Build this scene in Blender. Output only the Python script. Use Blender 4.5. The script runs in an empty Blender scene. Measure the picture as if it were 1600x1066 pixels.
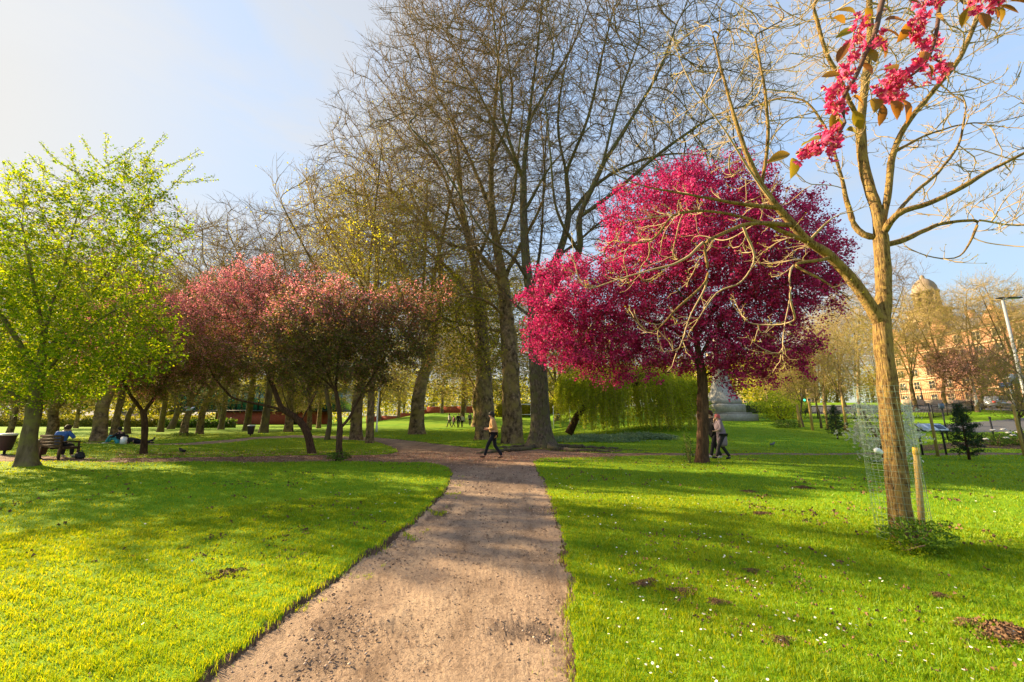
import bpy, math, random
import numpy as np
from mathutils import Vector
SC = bpy.context.scene
COL = SC.collection
rng = np.random.default_rng(11)
random.seed(5)

# ------------------------------------------------------------------ camera
F = 622.2; CX = 800.0; CY = 533.0; HC = 1.6; HORIZON = 651.0
PIT = math.atan((HORIZON - CY) / F); cp = math.cos(PIT); sp = math.sin(PIT)
cam = bpy.data.objects.new('camera', bpy.data.cameras.new('camera'))
COL.objects.link(cam); SC.camera = cam
cam.location = (0, 0, HC); cam.rotation_euler = (math.pi / 2 + PIT, 0, 0)
cam.data.lens = 14.0; cam.data.sensor_width = 36.0
cam.data.clip_start = 0.05; cam.data.clip_end = 6000

def ray(px, py):
    v = (CY - py) / F
    return ((px - CX) / F, cp - v * sp, sp + v * cp)
def W(px, py, Y):
    r = ray(px, py); t = Y / r[1]
    return Vector((r[0] * t, Y, HC + r[2] * t))
def S(t):
    t = np.clip(t, 0, 1); return t * t * (3 - 2 * t)
def H(x, y):
    x = np.asarray(x, float); y = np.asarray(y, float)
    hr = 1.25 * S((y - 20) / 24) * S((x - 3) / 10)
    hc = 2.3 * S((y - 42) / 45) * S((x + 30) / 14)
    ho = 0.9 * S((x - 40) / 20) * S((y - 35) / 20)
    und = 0.018 * np.sin(x * 1.3 + 0.6 * np.sin(y * 0.9)) * np.sin(y * 1.1 + 1.0) * S((60 - np.hypot(x, y)) / 30)
    return hr + hc + ho + und
def foot(px, Y):
    """a point on the terrain at depth Y that shows in picture column px"""
    u = (px - CX) / F; z = 0.0; x = 0.0
    for _ in range(6):
        x = u * (Y * cp + (z - HC) * sp); z = float(H(x, Y))
    return Vector((x, Y, z))
def ground(px, py):
    r = ray(px, py); t = 1.0
    while t < 400:
        if HC + r[2] * t < float(H(r[0] * t, r[1] * t)): break
        t *= 1.01
    return Vector((r[0] * t, r[1] * t, float(H(r[0] * t, r[1] * t))))
def A(*p): return np.array(p, float)

# ------------------------------------------------------------------ mesh helpers
def mesh_from(name, V, faces, mats=(), mi=None, smooth=False):
    """faces: list of (n,k) int arrays; mi: list with a material index (or array) per entry"""
    me = bpy.data.meshes.new(name)
    V = np.ascontiguousarray(V, dtype=np.float32)
    faces = [np.asarray(f, dtype=np.int32) for f in faces if len(f)]
    me.vertices.add(len(V)); me.vertices.foreach_set('co', V.ravel())
    tot = sum(f.size for f in faces); nf = sum(len(f) for f in faces)
    me.loops.add(tot)
    me.loops.foreach_set('vertex_index', np.concatenate([f.ravel() for f in faces]))
    me.polygons.add(nf)
    st = []; s = 0
    for f in faces:
        n, k = f.shape; st.append(s + np.arange(n) * k); s += n * k
    me.polygons.foreach_set('loop_start', np.concatenate(st).astype(np.int32))
    for m in mats: me.materials.append(m)
    if mi is not None:
        mm = np.concatenate([np.broadcast_to(np.asarray(m, dtype=np.int32), (len(f),)) for m, f in zip(mi, faces)])
        me.polygons.foreach_set('material_index', mm)
    if smooth: me.polygons.foreach_set('use_smooth', np.ones(nf, dtype=bool))
    me.update(calc_edges=True)
    return me

class MB:
    """collects shapes into ONE mesh"""
    def __init__(s): s.v = []; s.f = []; s.m = []; s.n = 0
    def add(s, V, Fc, m=0):
        V = np.asarray(V, float).reshape(-1, 3)
        for f in (Fc if isinstance(Fc, list) else [Fc]):
            f = np.asarray(f)
            if len(f): s.f.append(f + s.n); s.m.append(m)
        s.v.append(V); s.n += len(V); return s
    def box(s, c, d, m=0, rz=0.0, M=None):
        x, y, z = [k / 2 for k in d]
        V = A([-x,-y,-z],[x,-y,-z],[x,y,-z],[-x,y,-z],[-x,-y,z],[x,-y,z],[x,y,z],[-x,y,z])
        if M is not None: V = V @ np.array(M).T
        if rz: V = V @ A([math.cos(rz), math.sin(rz), 0], [-math.sin(rz), math.cos(rz), 0], [0,0,1])
        return s.add(V + np.array(c), np.array([[0,3,2,1],[4,5,6,7],[0,1,5,4],[1,2,6,5],[2,3,7,6],[3,0,4,7]]), m)
    def tube(s, P, R, k=8, m=0, cap=True):
        P = np.array([list(p) for p in P], float); R = np.broadcast_to(np.asarray(R, float), (len(P),)).copy()
        V, Fc = tubes(P, R, np.zeros(len(P), int), k)
        fl = [Fc]
        if cap:
            n = len(P); fl += [np.arange(k)[None, ::-1], (np.arange(k) + (n - 1) * k)[None]]
        return s.add(V, fl, m)
    def lathe(s, prof, c=(0,0,0), k=20, m=0):
        V = []; 
        for r, z in prof:
            a = np.arange(k) * 2 * np.pi / k
            V.append(np.stack([r * np.cos(a), r * np.sin(a), np.full(k, z)], 1))
        V = np.concatenate(V) + np.array(c); n = len(prof)
        i = np.arange(k); j = (i + 1) % k
        fl = [np.concatenate([np.stack([q*k+i, q*k+j, (q+1)*k+j, (q+1)*k+i], 1) for q in range(n-1)])]
        fl += [i[None, ::-1], (i + (n-1)*k)[None]]
        return s.add(V, fl, m)
    def prism(s, poly, y0, y1, m=0, axis='y'):
        """extrude a polygon in x,z along y"""
        n = len(poly); p = np.array(poly, float)
        a = np.stack([p[:,0], np.full(n, y0), p[:,1]], 1); b = np.stack([p[:,0], np.full(n, y1), p[:,1]], 1)
        V = np.concatenate([a, b]); i = np.arange(n); j = (i+1) % n
        if axis == 'x': V = V[:, [1, 0, 2]]
        return s.add(V, [np.stack([i, j, j+n, i+n], 1), i[None, ::-1], (i+n)[None]], m)
    def ball(s, c, r, k=12, m=0):
        n = max(5, k//2); t = np.linspace(0, np.pi, n + 1); r = np.broadcast_to(np.asarray(r, float), (3,))
        V = []; 
        for q in t[1:-1]:
            a = np.arange(k) * 2*np.pi/k
            V.append(np.stack([np.sin(q)*np.cos(a), np.sin(q)*np.sin(a), np.full(k, np.cos(q))], 1))
        V = np.concatenate([np.concatenate(V), A([0,0,1],[0,0,-1])]) * r + np.array(c)
        i = np.arange(k); j = (i+1) % k; R = n - 1
        fl = [np.concatenate([np.stack([q*k+i, (q+1)*k+i, (q+1)*k+j, q*k+j], 1) for q in range(R-1)]),
              np.concatenate([np.stack([np.full(k, R*k), i, j], 1), np.stack([np.full(k, R*k+1), (R-1)*k+j, (R-1)*k+i], 1)])]
        return s.add(V, fl, m)
    def obj(s, name, mats, parent=None, loc=(0,0,0), smooth=False):
        if not isinstance(mats, (list, tuple)): mats = [mats]
        return put(name, mesh_from(name, np.concatenate(s.v) - np.array([0,0,0]), s.f, mats, s.m, smooth), parent, loc)

def put(name, me, parent=None, loc=(0, 0, 0)):
    o = bpy.data.objects.new(name, me); COL.objects.link(o); o.location = loc
    if parent is not None: o.parent = parent
    return o
def tag(o, label=None, cat=None, group=None, kind=None):
    if label: o['label'] = label
    if cat: o['category'] = cat
    if group: o['group'] = group
    if kind: o['kind'] = kind
    return o
def thing(name, label, cat, loc, rz=0.0, group=None):
    o = bpy.data.objects.new(name, None); COL.objects.link(o); o.empty_display_size = 0.2
    o.location = loc; o.rotation_euler = (0, 0, rz)
    return tag(o, label, cat, group)
def copy_tree(o, parent=None):
    c = o.copy(); COL.objects.link(c); c.parent = parent
    for ch in list(o.children): copy_tree(ch, c)
    return c

def norm(v): return v / np.maximum(np.linalg.norm(v, axis=-1, keepdims=True), 1e-9)
def tubes(P, R, cid, k):
    """tubes through the points P; consecutive points with the same chain id are joined"""
    n = len(P); same = cid[1:] == cid[:-1]
    d = P[1:] - P[:-1]; d = norm(d) * same[:, None]
    T = np.zeros_like(P); T[:-1] += d; T[1:] += d; T = norm(T)
    ref = np.where(np.abs(T[:, 2:3]) > 0.9, A([1., 0.13, 0.]), A([0.05, 0.08, 1.]))
    first = np.concatenate([[True], ~same]); idx = np.maximum.accumulate(np.where(first, np.arange(n), 0))
    ref = ref[idx]                                   # one reference per chain: no twist
    bad = np.abs((ref * T).sum(1)) > 0.985
    ref[bad] = A([0.6, 0.7, 0.1])
    U = norm(np.cross(T, ref)); Vv = np.cross(T, U)
    a = np.arange(k) * 2 * np.pi / k
    V = P[:, None] + R[:, None, None] * (np.cos(a)[None, :, None] * U[:, None] + np.sin(a)[None, :, None] * Vv[:, None])
    i = np.nonzero(same)[0]; j = np.arange(k); j2 = (j + 1) % k
    Fc = np.stack([(i[:, None]*k + j), (i[:, None]*k + j2), ((i+1)[:, None]*k + j2), ((i+1)[:, None]*k + j)], -1).reshape(-1, 4)
    return V.reshape(-1, 3), Fc
def resample(pts, step):
    P = np.array([list(p) for p in pts], float)
    # Catmull-Rom through the points
    Q = np.concatenate([[2*P[0]-P[1]], P, [2*P[-1]-P[-2]]]); out = []
    for i in range(len(P)-1):
        p0, p1, p2, p3 = Q[i:i+4]; n = max(1, int(round(np.linalg.norm(p2-p1)/step)))
        for q in range(n):
            t = q / n
            out.append(0.5*((2*p1)+(-p0+p2)*t+(2*p0-5*p1+4*p2-p3)*t*t+(-p0+3*p1-3*p2+p3)*t**3))
    out.append(P[-1]); return np.array(out)

# ------------------------------------------------------------------ tree growing (space colonisation)
def grow(lines, att, step, di, dk, up=0.0, jit=0.12, inertia=0.35, maxn=9000, rg=rng, maxit=400):
    """lines: list of polylines; each after the first starts at its nearest existing node. Returns P, parent"""
    P = np.zeros((maxn, 3)); par = np.full(maxn, -1); n = 0
    for li, L in enumerate(lines):
        L = resample(L, step)
        if li == 0:
            P[0] = L[0]; n = 1; last = 0
        else:
            last = int(np.argmin(((P[:n] - L[0])**2).sum(1)))
        for p in L[1:]:
            P[n] = p; par[n] = last; last = n; n += 1
    n0 = n
    dirs = np.zeros((maxn, 3)); 
    for i in range(1, n): dirs[i] = P[i] - P[par[i]]
    dirs[:n] = norm(dirs[:n]); kids = np.zeros(maxn, int)
    att = np.array(att, float); nd = np.full(len(att), 1e9); nn = np.zeros(len(att), int)
    def upd(a, b):
        nonlocal att, nd, nn
        for s in range(a, b, 256):
            e = min(b, s + 256)
            D = ((att[:, None] - P[None, s:e])**2).sum(2); k = D.argmin(1); d = D[np.arange(len(att)), k]
            m = d < nd; nd[m] = d[m]; nn[m] = s + k[m]
    upd(max(0, int(n0 * 0.0)), n0)
    it = 0
    while n < maxn - 600 and it < maxit and len(att):
        it += 1
        m = nd < di * di
        if not m.any():
            di *= 1.5
            if di > 60: break
            continue
        v = norm(att[m] - P[nn[m]]); acc = np.zeros((n, 3)); np.add.at(acc, nn[m], v)
        idx = np.unique(nn[m]); idx = idx[kids[idx] < 4]
        if len(idx) == 0:
            att = att[~m]; nd = nd[~m]; nn = nn[~m]; continue
        d = norm(acc[idx]) + inertia * dirs[idx] + rg.normal(0, jit, (len(idx), 3)); d[:, 2] += up
        d = norm(d); newP = P[idx] + d * step
        k = min(len(idx), maxn - n); a = n
        P[n:n+k] = newP[:k]; par[n:n+k] = idx[:k]; dirs[n:n+k] = d[:k]; kids[idx[:k]] += 1; n += k
        upd(a, n)
        alive = nd > dk * dk; att = att[alive]; nd = nd[alive]; nn = nn[alive]
    return P[:n].copy(), par[:n].copy()

def radii(P, par, rb, r0):
    n = len(P); kids = np.zeros(n, int)
    for i in range(1, n): kids[par[i]] += 1
    leafc = (kids == 0).astype(float)
    w = leafc.copy()
    for i in range(n-1, 0, -1): w[par[i]] += w[i]
    e = math.log(max(w[0], 2)) / math.log(rb / r0)
    R = r0 * w ** (1 / e)
    # smooth thinning towards the tips
    return R, kids
def chains(P, par, R):
    n = len(P); main = np.full(n, -1); best = np.zeros(n)
    for i in range(1, n):
        p = par[i]
        if R[i] > best[p] + 1e-9: best[p] = R[i]; main[p] = i
    pts = []; rad = []; cid = []; c = 0
    starts = [0] + [i for i in range(1, n) if main[par[i]] != i]
    for s in starts:
        seq = []; i = s
        while i >= 0: seq.append(i); i = main[i]
        if s: pts.append(P[par[s]]); rad.append(R[s]); cid.append(c)
        for q in seq: pts.append(P[q]); rad.append(R[q]); cid.append(c)
        c += 1
    return np.array(pts), np.array(rad), np.array(cid)
def ellipsoid_pts(blobs, n, rg=rng):
    """blobs: (centre, radii(3), weight)"""
    w = np.array([b[2] for b in blobs], float); w /= w.sum(); out = []
    for b, k in zip(blobs, (w * n).astype(int) + 1):
        v = norm(rg.normal(size=(k, 3))) * (rg.random((k, 1)) ** 0.36)
        out.append(np.array(b[0]) + v * np.array(b[1]))
    return np.concatenate(out)
def warp(P, amp, f, s=0.0):
    """pushes points about smoothly so that a crown's outline is uneven"""
    x, y, z = P.T * f
    return P + amp * np.stack([np.sin(y*1.3+s)*np.cos(z*1.1+1)+.5*np.sin(z*2.7+y*2.1+s), np.sin(z*1.2+x+s)*.7, np.cos(x*1.4+s)*np.sin(y*.9+2)+.5*np.sin(x*2.9+z*1.9)], 1)
def pxblobs(L, Y, depth=1.0):
    """blobs given as (px, py, rx, ry[, weight[, dY]]) at depth Y"""
    out = []
    for b in L:
        dy = b[5] if len(b) > 5 else 0.0
        px, py, rx, ry = b[:4]; c = W(px, py, Y + dy)
        sx = abs(W(px + rx, py, Y + dy).x - W(px - rx, py, Y + dy).x) / 2
        sz = abs(W(px, py - ry, Y + dy).z - W(px, py + ry, Y + dy).z) / 2
        w = b[4] if len(b) > 4 else 1.0
        out.append((np.array(c), (sx, (sx + sz) / 2 * depth, sz), w * sx * sz * (sx + sz) / 2))
    return out
def twigs(S0, D0, L, k, r, up, jit, rg=rng):
    M = len(S0); P = np.zeros((M, k + 1, 3)); P[:, 0] = S0; d = norm(D0); L = np.broadcast_to(L, (M,))
    for i in range(k):
        d = d + rg.normal(0, jit, (M, 3)); d[:, 2] += up; d = norm(d)
        P[:, i + 1] = P[:, i] + d * (L / k)[:, None]
    R = np.broadcast_to(r, (M,))[:, None] * np.linspace(1, 0.45, k + 1)[None]
    return P, R
def branch_off(P, R, per, spread, rg=rng, lo=0.15):
    """start points and directions of side twigs along the twigs P"""
    M, k1, _ = P.shape; t = (lo + (1 - lo) * rg.random((M, per))) * (k1 - 1); i = np.minimum(t.astype(int), k1 - 2); f = (t - i)[..., None]
    m = np.arange(M)[:, None]
    S0 = P[m, i] * (1 - f) + P[m, i + 1] * f; D = norm(P[m, i + 1] - P[m, i])
    D = norm(D + spread * norm(rg.normal(size=D.shape)))
    return S0.reshape(-1, 3), D.reshape(-1, 3), np.repeat(R[:, 0], per)
def poly_tubes(P, R, k=3):
    M, n, _ = P.shape
    return tubes(P.reshape(-1, 3), R.reshape(-1), np.repeat(np.arange(M), n), k)
def leaf_geo(C, size, rg=rng, aspect=0.6, nrm=None, flat=0.0, fold=0.25):
    """folded four-point leaves at C. nrm: preferred normals"""
    n = len(C); N = norm(rg.normal(size=(n, 3)))
    if nrm is not None: N = norm(N + flat * nrm)
    T = norm(np.cross(N, rg.normal(size=(n, 3)))); B = np.cross(N, T)
    s = np.broadcast_to(size, (n,))[:, None] * (0.7 + 0.6 * rg.random((n, 1)))
    a = C - T * s * 0.5; b = C + T * s * 0.5
    l = C + B * s * aspect * 0.5 + N * s * fold * 0.5; r = C - B * s * aspect * 0.5 + N * s * fold * 0.5
    V = np.stack([a, l, b, r], 1).reshape(-1, 3); i = np.arange(n)[:, None] * 4
    return V, np.concatenate([i + [0, 1, 2], i + [0, 2, 3]], 1).reshape(-1, 3)

# ------------------------------------------------------------------ materials
def newmat(name):
    m = bpy.data.materials.new(name); m.use_nodes = True; nt = m.node_tree; nt.nodes.clear()
    return m, nt, nt.nodes, nt.links
def ramp(nt, stops, src=None, interp='LINEAR'):
    r = nt.nodes.new('ShaderNodeValToRGB'); cr = r.color_ramp; cr.interpolation = interp
    while len(cr.elements) > 1: cr.elements.remove(cr.elements[0])
    cr.elements[0].position = stops[0][0]; cr.elements[0].color = (*stops[0][1], 1)
    for p, c in stops[1:]:
        e = cr.elements.new(p); e.color = (*c, 1)
    if src is not None: nt.links.new(src, r.inputs[0])
    return r.outputs[0]
def noise(nt, scale, detail=4, rough=0.55, coord=None, dist=0.0):
    n = nt.nodes.new('ShaderNodeTexNoise'); n.inputs['Scale'].default_value = scale
    n.inputs['Detail'].default_value = detail; n.inputs['Roughness'].default_value = rough; n.inputs['Distortion'].default_value = dist
    if coord is None:
        tc = nt.nodes.new('ShaderNodeTexCoord'); coord = tc.outputs['Object']
    nt.links.new(coord, n.inputs['Vector']); return n.outputs['Fac']
def mixc(nt, fac, a, b, mode='MIX'):
    m = nt.nodes.new('ShaderNodeMix'); m.data_type = 'RGBA'; m.blend_type = mode
    for s, v in ((m.inputs[0], fac), (m.inputs[6], a), (m.inputs[7], b)):
        if isinstance(v, (int, float)): s.default_value = v
        elif isinstance(v, tuple): s.default_value = (*v, 1)
        else: nt.links.new(v, s)
    return m.outputs[2]
def mathn(nt, op, a, b=0.0):
    m = nt.nodes.new('ShaderNodeMath'); m.operation = op
    for s, v in ((m.inputs[0], a), (m.inputs[1], b)):
        if isinstance(v, (int, float)): s.default_value = v
        else: nt.links.new(v, s)
    return m.outputs[0]
def finish(nt, color, rough=0.8, bump=None, bs=0.3, bd=0.02, trans=0.0, tcol=None, spec=0.3, metal=0.0):
    b = nt.nodes.new('ShaderNodeBsdfPrincipled'); o = nt.nodes.new('ShaderNodeOutputMaterial')
    if isinstance(color, tuple): b.inputs['Base Color'].default_value = (*color, 1)
    else: nt.links.new(color, b.inputs['Base Color'])
    if isinstance(rough, (int, float)): b.inputs['Roughness'].default_value = rough
    else: nt.links.new(rough, b.inputs['Roughness'])
    b.inputs['Specular IOR Level'].default_value = spec; b.inputs['Metallic'].default_value = metal
    if bump is not None:
        bn = nt.nodes.new('ShaderNodeBump'); bn.inputs['Strength'].default_value = bs; bn.inputs['Distance'].default_value = bd
        nt.links.new(bump, bn.inputs['Height']); nt.links.new(bn.outputs[0], b.inputs['Normal'])
    out = b.outputs[0]
    if trans:
        t = nt.nodes.new('ShaderNodeBsdfTranslucent'); mx = nt.nodes.new('ShaderNodeMixShader'); mx.inputs[0].default_value = trans
        tc = tcol if tcol is not None else color
        if isinstance(tc, tuple): t.inputs['Color'].default_value = (*tc, 1)
        else: nt.links.new(tc, t.inputs['Color'])
        nt.links.new(out, mx.inputs[1]); nt.links.new(t.outputs[0], mx.inputs[2]); out = mx.outputs[0]
    nt.links.new(out, o.inputs['Surface'])
def plain(name, col, rough=0.6, var=0.15, scale=8.0, metal=0.0, spec=0.3):
    m, nt, N, L = newmat(name); f = noise(nt, scale)
    c = ramp(nt, [(0.25, tuple(k * (1 - var) for k in col)), (0.75, tuple(min(1, k * (1 + var)) for k in col))], f)
    finish(nt, c, rough, spec=spec, metal=metal); return m
def bark(name, stops, scale=3.0, stretch=0.25, bs=0.8, bd=0.03, moss=None):
    m, nt, N, L = newmat(name)
    tc = N.new('ShaderNodeTexCoord'); mp = N.new('ShaderNodeMapping'); mp.inputs['Scale'].default_value = (1, 1, stretch)
    L.new(tc.outputs['Object'], mp.inputs[0])
    f = noise(nt, scale * 3, 6, 0.65, mp.outputs[0]); g = noise(nt, scale * 0.5, 3, 0.5)
    c = ramp(nt, stops, f)
    c = mixc(nt, 0.35, c, ramp(nt, [(0.3, (0.35, 0.35, 0.35)), (0.7, (1.0, 1.0, 1.0))], g), 'MULTIPLY')
    if moss is not None:
        h = noise(nt, scale * 0.9, 4, 0.6)
        c = mixc(nt, ramp(nt, [(0.45, (0, 0, 0)), (0.62, (1, 1, 1))], h), c, moss)
    finish(nt, c, 0.9, f, bs, bd, spec=0.15); return m
def leafmat(name, stops, trans=0.45, scale=0.5, clump=0.35, tint=(1.5, 1.35, 0.7), rough=0.55):
    m, nt, N, L = newmat(name)
    g = N.new('ShaderNodeNewGeometry'); r = g.outputs['Random Per Island']
    f = noise(nt, scale, 3, 0.6)
    x = mathn(nt, 'ADD', mathn(nt, 'MULTIPLY', r, 1 - clump), mathn(nt, 'MULTIPLY', f, clump))
    c = ramp(nt, stops, x)
    tcol = mixc(nt, 1.0, c, tint, 'MULTIPLY')          # light that passes through a leaf is yellower
    finish(nt, c, rough, trans=trans, tcol=tcol, spec=0.25); return m
# ------------------------------------------------------------------ light, sky
SUN_EL = math.radians(26); SUN_AZ = math.radians(-66)      # azimuth from +Y, clockwise
sdir = Vector((math.sin(SUN_AZ) * math.cos(SUN_EL), math.cos(SUN_AZ) * math.cos(SUN_EL), math.sin(SUN_EL)))
sl = bpy.data.lights.new('sun', 'SUN'); sl.energy = 5.0; sl.angle = math.radians(0.6); sl.color = (1.0, 0.78, 0.47)
so = bpy.data.objects.new('sun', sl); COL.objects.link(so); so.rotation_euler = sdir.to_track_quat('Z', 'Y').to_euler(); so.location = (-30, 15, 20)
wd = bpy.data.worlds.new('World'); SC.world = wd; wd.use_nodes = True; nt = wd.node_tree; nt.nodes.clear()
sky = nt.nodes.new('ShaderNodeTexSky'); sky.sky_type = 'NISHITA'; sky.sun_disc = False
sky.sun_elevation = SUN_EL; sky.sun_rotation = SUN_AZ; sky.air_density = 1.0; sky.dust_density = 0.8; sky.ozone_density = 1.2
tc = nt.nodes.new('ShaderNodeTexCoord'); mp = nt.nodes.new('ShaderNodeMapping'); mp.inputs['Scale'].default_value = (1, 1, 3.2)
nt.links.new(tc.outputs['Generated'], mp.inputs[0])
cn = noise(nt, 1.7, 7, 0.6, mp.outputs[0], 0.4)
cm = ramp(nt, [(0.44, (0, 0, 0)), (0.62, (1, 1, 1))], cn)
# thin high cloud: whitens the sky towards the sun
lum = nt.nodes.new('ShaderNodeRGBToBW'); nt.links.new(sky.outputs[0], lum.inputs[0])
# thin veil: lifts the blue and tames the glare round the sun
gain = mathn(nt, 'DIVIDE', 6.0, mathn(nt, 'ADD', 1.0, mathn(nt, 'MULTIPLY', lum.outputs[0], 1.75)))
g3 = nt.nodes.new('ShaderNodeCombineColor')
for i in range(3): nt.links.new(gain, g3.inputs[i])
skc = mixc(nt, 1.0, mixc(nt, 1.0, sky.outputs[0], (0.97, 1.02, 1.0), 'MULTIPLY'), g3.outputs[0], 'MULTIPLY')
lv = mathn(nt, 'MULTIPLY', lum.outputs[0], gain)
cl = nt.nodes.new('ShaderNodeCombineColor')
for i, k in enumerate((1.06, 1.07, 1.08)): nt.links.new(mathn(nt, 'MULTIPLY', lv, k), cl.inputs[i])
cfac = mathn(nt, 'ADD', mathn(nt, 'MULTIPLY', cm, 0.48), 0.30)
cc = mixc(nt, cfac, skc, cl.outputs[0])
bg = nt.nodes.new('ShaderNodeBackground'); bg.inputs['Strength'].default_value = 0.076
wo = nt.nodes.new('ShaderNodeOutputWorld'); nt.links.new(cc, bg.inputs[0]); nt.links.new(bg.outputs[0], wo.inputs[0])
SC.view_settings.view_transform = 'Standard'; SC.view_settings.look = 'None'; SC.view_settings.gamma = 1.0
SC.view_settings.exposure = 1.78; SC.view_settings.use_curve_mapping = False
SC.render.engine = 'CYCLES'
SC.cycles.max_bounces = 6; SC.cycles.diffuse_bounces = 3; SC.cycles.glossy_bounces = 2; SC.cycles.transmission_bounces = 4
SC.cycles.transparent_max_bounces = 6; SC.cycles.use_denoising = True

# ------------------------------------------------------------------ ground, paths, grass
def pxpoly(L): return np.array([list(ground(*p))[:2] if len(p) == 2 else list(p[1:]) for p in L])
main_path = pxpoly([('w', -2.3, -8), ('w', -1.95, 0), (320, 1066), (400, 1003), (440, 970), (500, 930), (560, 882), (620, 836), (660, 809), (690, 776),
    (704, 755), (707, 741), (700, 731), (672, 724), (640, 719), (650, 714), (740, 711), (830, 711), (850, 714), (832, 722), (838, 735), (849, 752), (862, 790), (874, 835),
    (884, 890), (887, 960), (880, 1066), ('w', 0.42, 0), ('w', 0.6, -8)])
cross_l = pxpoly([(-260, 722), (0, 722.5), (60, 722), (150, 723), (300, 722.5), (540, 722), (660, 724), (760, 724), (850, 716), (830, 707), (740, 704), (640, 709), (560, 712), (430, 713), (240, 716.5), (130, 716.5), (60, 713), (0, 711), (-260, 709)])
cross_r = pxpoly([(760, 722), (850, 715.5), (1000, 712), (1300, 711.5), (1500, 711.8), (1900, 712), (1900, 708.3), (1500, 708.3), (1200, 708.6), (1000, 708.8), (930, 708), (880, 706), (840, 703), (760, 704)])
branch = pxpoly([(600, 712), (700, 716), (790, 714), (780, 704), (730, 700), (680, 694), (640, 689), (590, 684.5), (520, 681.5), (455, 680.5), (400, 683), (340, 689), (290, 693), (240, 694), (100, 691), (100, 692.6), (240, 696), (300, 696.5), (350, 693), (405, 686.5), (460, 684.5), (520, 686), (590, 691.5), (612, 699), (625, 706)])
tarmac = np.array([[30.2, 31.2], [34.5, 30.0], [52, 33.5], [90, 44], [90, 52], [62, 46], [40, 36.5]])
street = np.array([[44, 57], [62, 54.5], [100, 52.5], [140, 52.5], [140, 61], [100, 61], [62, 63], [44, 66]])
bed = pxpoly([(1440, 706), (1500, 700), (1600, 703), (1750, 705), (1750, 684), (1600, 684), (1530, 688), (1490, 692), (1440, 697)])
def psd(x, y, poly):
    """signed distance to a polygon, negative inside (only exact within its padded box)"""
    out = np.full(x.shape, 50.0); lo = poly.min(0) - 2.5; hi = poly.max(0) + 2.5
    m = (x > lo[0]) & (x < hi[0]) & (y > lo[1]) & (y < hi[1])
    X = x[m]; Y = y[m]; d = np.full(X.shape, 1e9); ins = np.zeros(X.shape, bool)
    for a, b in zip(poly, np.roll(poly, -1, 0)):
        e = b - a; t = np.clip(((X - a[0]) * e[0] + (Y - a[1]) * e[1]) / max((e**2).sum(), 1e-9), 0, 1)
        d = np.minimum(d, np.hypot(X - a[0] - t * e[0], Y - a[1] - t * e[1]))
        c = (a[1] > Y) != (b[1] > Y)
        ins ^= c & (X < e[0] * (Y - a[1]) / (e[1] if abs(e[1]) > 1e-9 else 1e-9) + a[0])
    out[m] = np.where(ins, -d, d); return out
def wob(x, y):
    return (np.sin(x*2.3+1.7*np.sin(y*1.9))*0.5+np.sin(y*5.1+2*np.sin(x*4.3))*0.3+np.sin(x*13+y*9.1)*0.13+np.sin(y*23.0-x*17.0)*0.1)
def gravel_sd(x, y):
    w = wob(x, y) * 0.045
    return np.minimum.reduce([psd(x, y, main_path), psd(x, y, cross_l) , psd(x, y, cross_r), psd(x, y, branch)]) + w
def soil_mask(x, y, g):
    """0..1 bare earth: the dug edge of the path, the flower bed, patches under the big trees"""
    edge = S(1 - (g + 0.04) / (0.16 + 0.07 * wob(y * 1.7, x))) * S((-0.9 - x) / 0.3) * S((9.5 - y) / 2.0)
    edge = edge * (wob(x * 3.1, y * 2.7) > -0.35)
    m = edge + (psd(x, y, bed) < 0) * 1.0
    for px, Y, r in ((845, 21.5, 2.6), (800, 24, 1.6), (760, 28, 1.5), (900, 20.5, 2.4), (960, 20, 1.8), (700, 19.5, 1.5)):
        f = foot(px, Y); d = np.hypot(x - f.x, (y - f.y) * 1.6) / r
        m = m + S(1.4 - d) * 0.9 * (wob(x * 1.9, y * 2.3) > 0.05)
    m = m + 0.8 * (g < 0.05 + 0.05 * wob(x*2, y*3)) * (g > -0.2)
    return np.clip(m, 0, 1)
th = np.concatenate([np.arange(-62, 62, 0.2), np.arange(62, 298, 3.0)]); th = np.radians(th)
rr = np.concatenate([0.45 * np.exp(np.arange(0, 5.1, 0.0155)), 0.45 * math.exp(5.1) * np.exp(np.arange(0, 3.9, 0.09))])
TT, RR = np.meshgrid(th, rr); GX = np.sin(TT) * RR; GY = np.cos(TT) * RR; nT = len(th); nR = len(rr)
gsd = gravel_sd(GX.ravel(), GY.ravel()).reshape(GX.shape)
tsd = psd(GX.ravel(), GY.ravel(), tarmac).reshape(GX.shape); ssd = psd(GX.ravel(), GY.ravel(), street).reshape(GX.shape)
GH = H(GX, GY); soil = soil_mask(GX.ravel(), GY.ravel(), gsd.ravel()).reshape(GX.shape)
allsd = np.minimum(np.minimum(gsd, tsd), ssd)
near = S((30 - RR) / 15)
lump = rng.normal(size=GX.shape) * 0.006 * near * np.minimum(1, RR / 6)
LZ = GH + (0.010 + 0.025 * S((-0.6 - GX) / 0.5)) * S((allsd + 0.02) / 0.12) - 0.06 * S(-allsd / 0.1) + lump * (1 + soil)
LZ[0] = H(0, 0) - 0.1
ii, jj = np.meshgrid(np.arange(nR - 1), np.arange(nT), indexing='ij'); j2 = (jj + 1) % nT
quads = np.stack([ii*nT+jj, (ii+1)*nT+jj, (ii+1)*nT+j2, ii*nT+j2], -1).reshape(-1, 4)
cap0 = np.arange(nT)[None]
def attr(me, name, vals):
    a = me.attributes.new(name, 'FLOAT', 'POINT'); a.data.foreach_set('value', np.ascontiguousarray(vals, dtype=np.float32).ravel())
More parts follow.
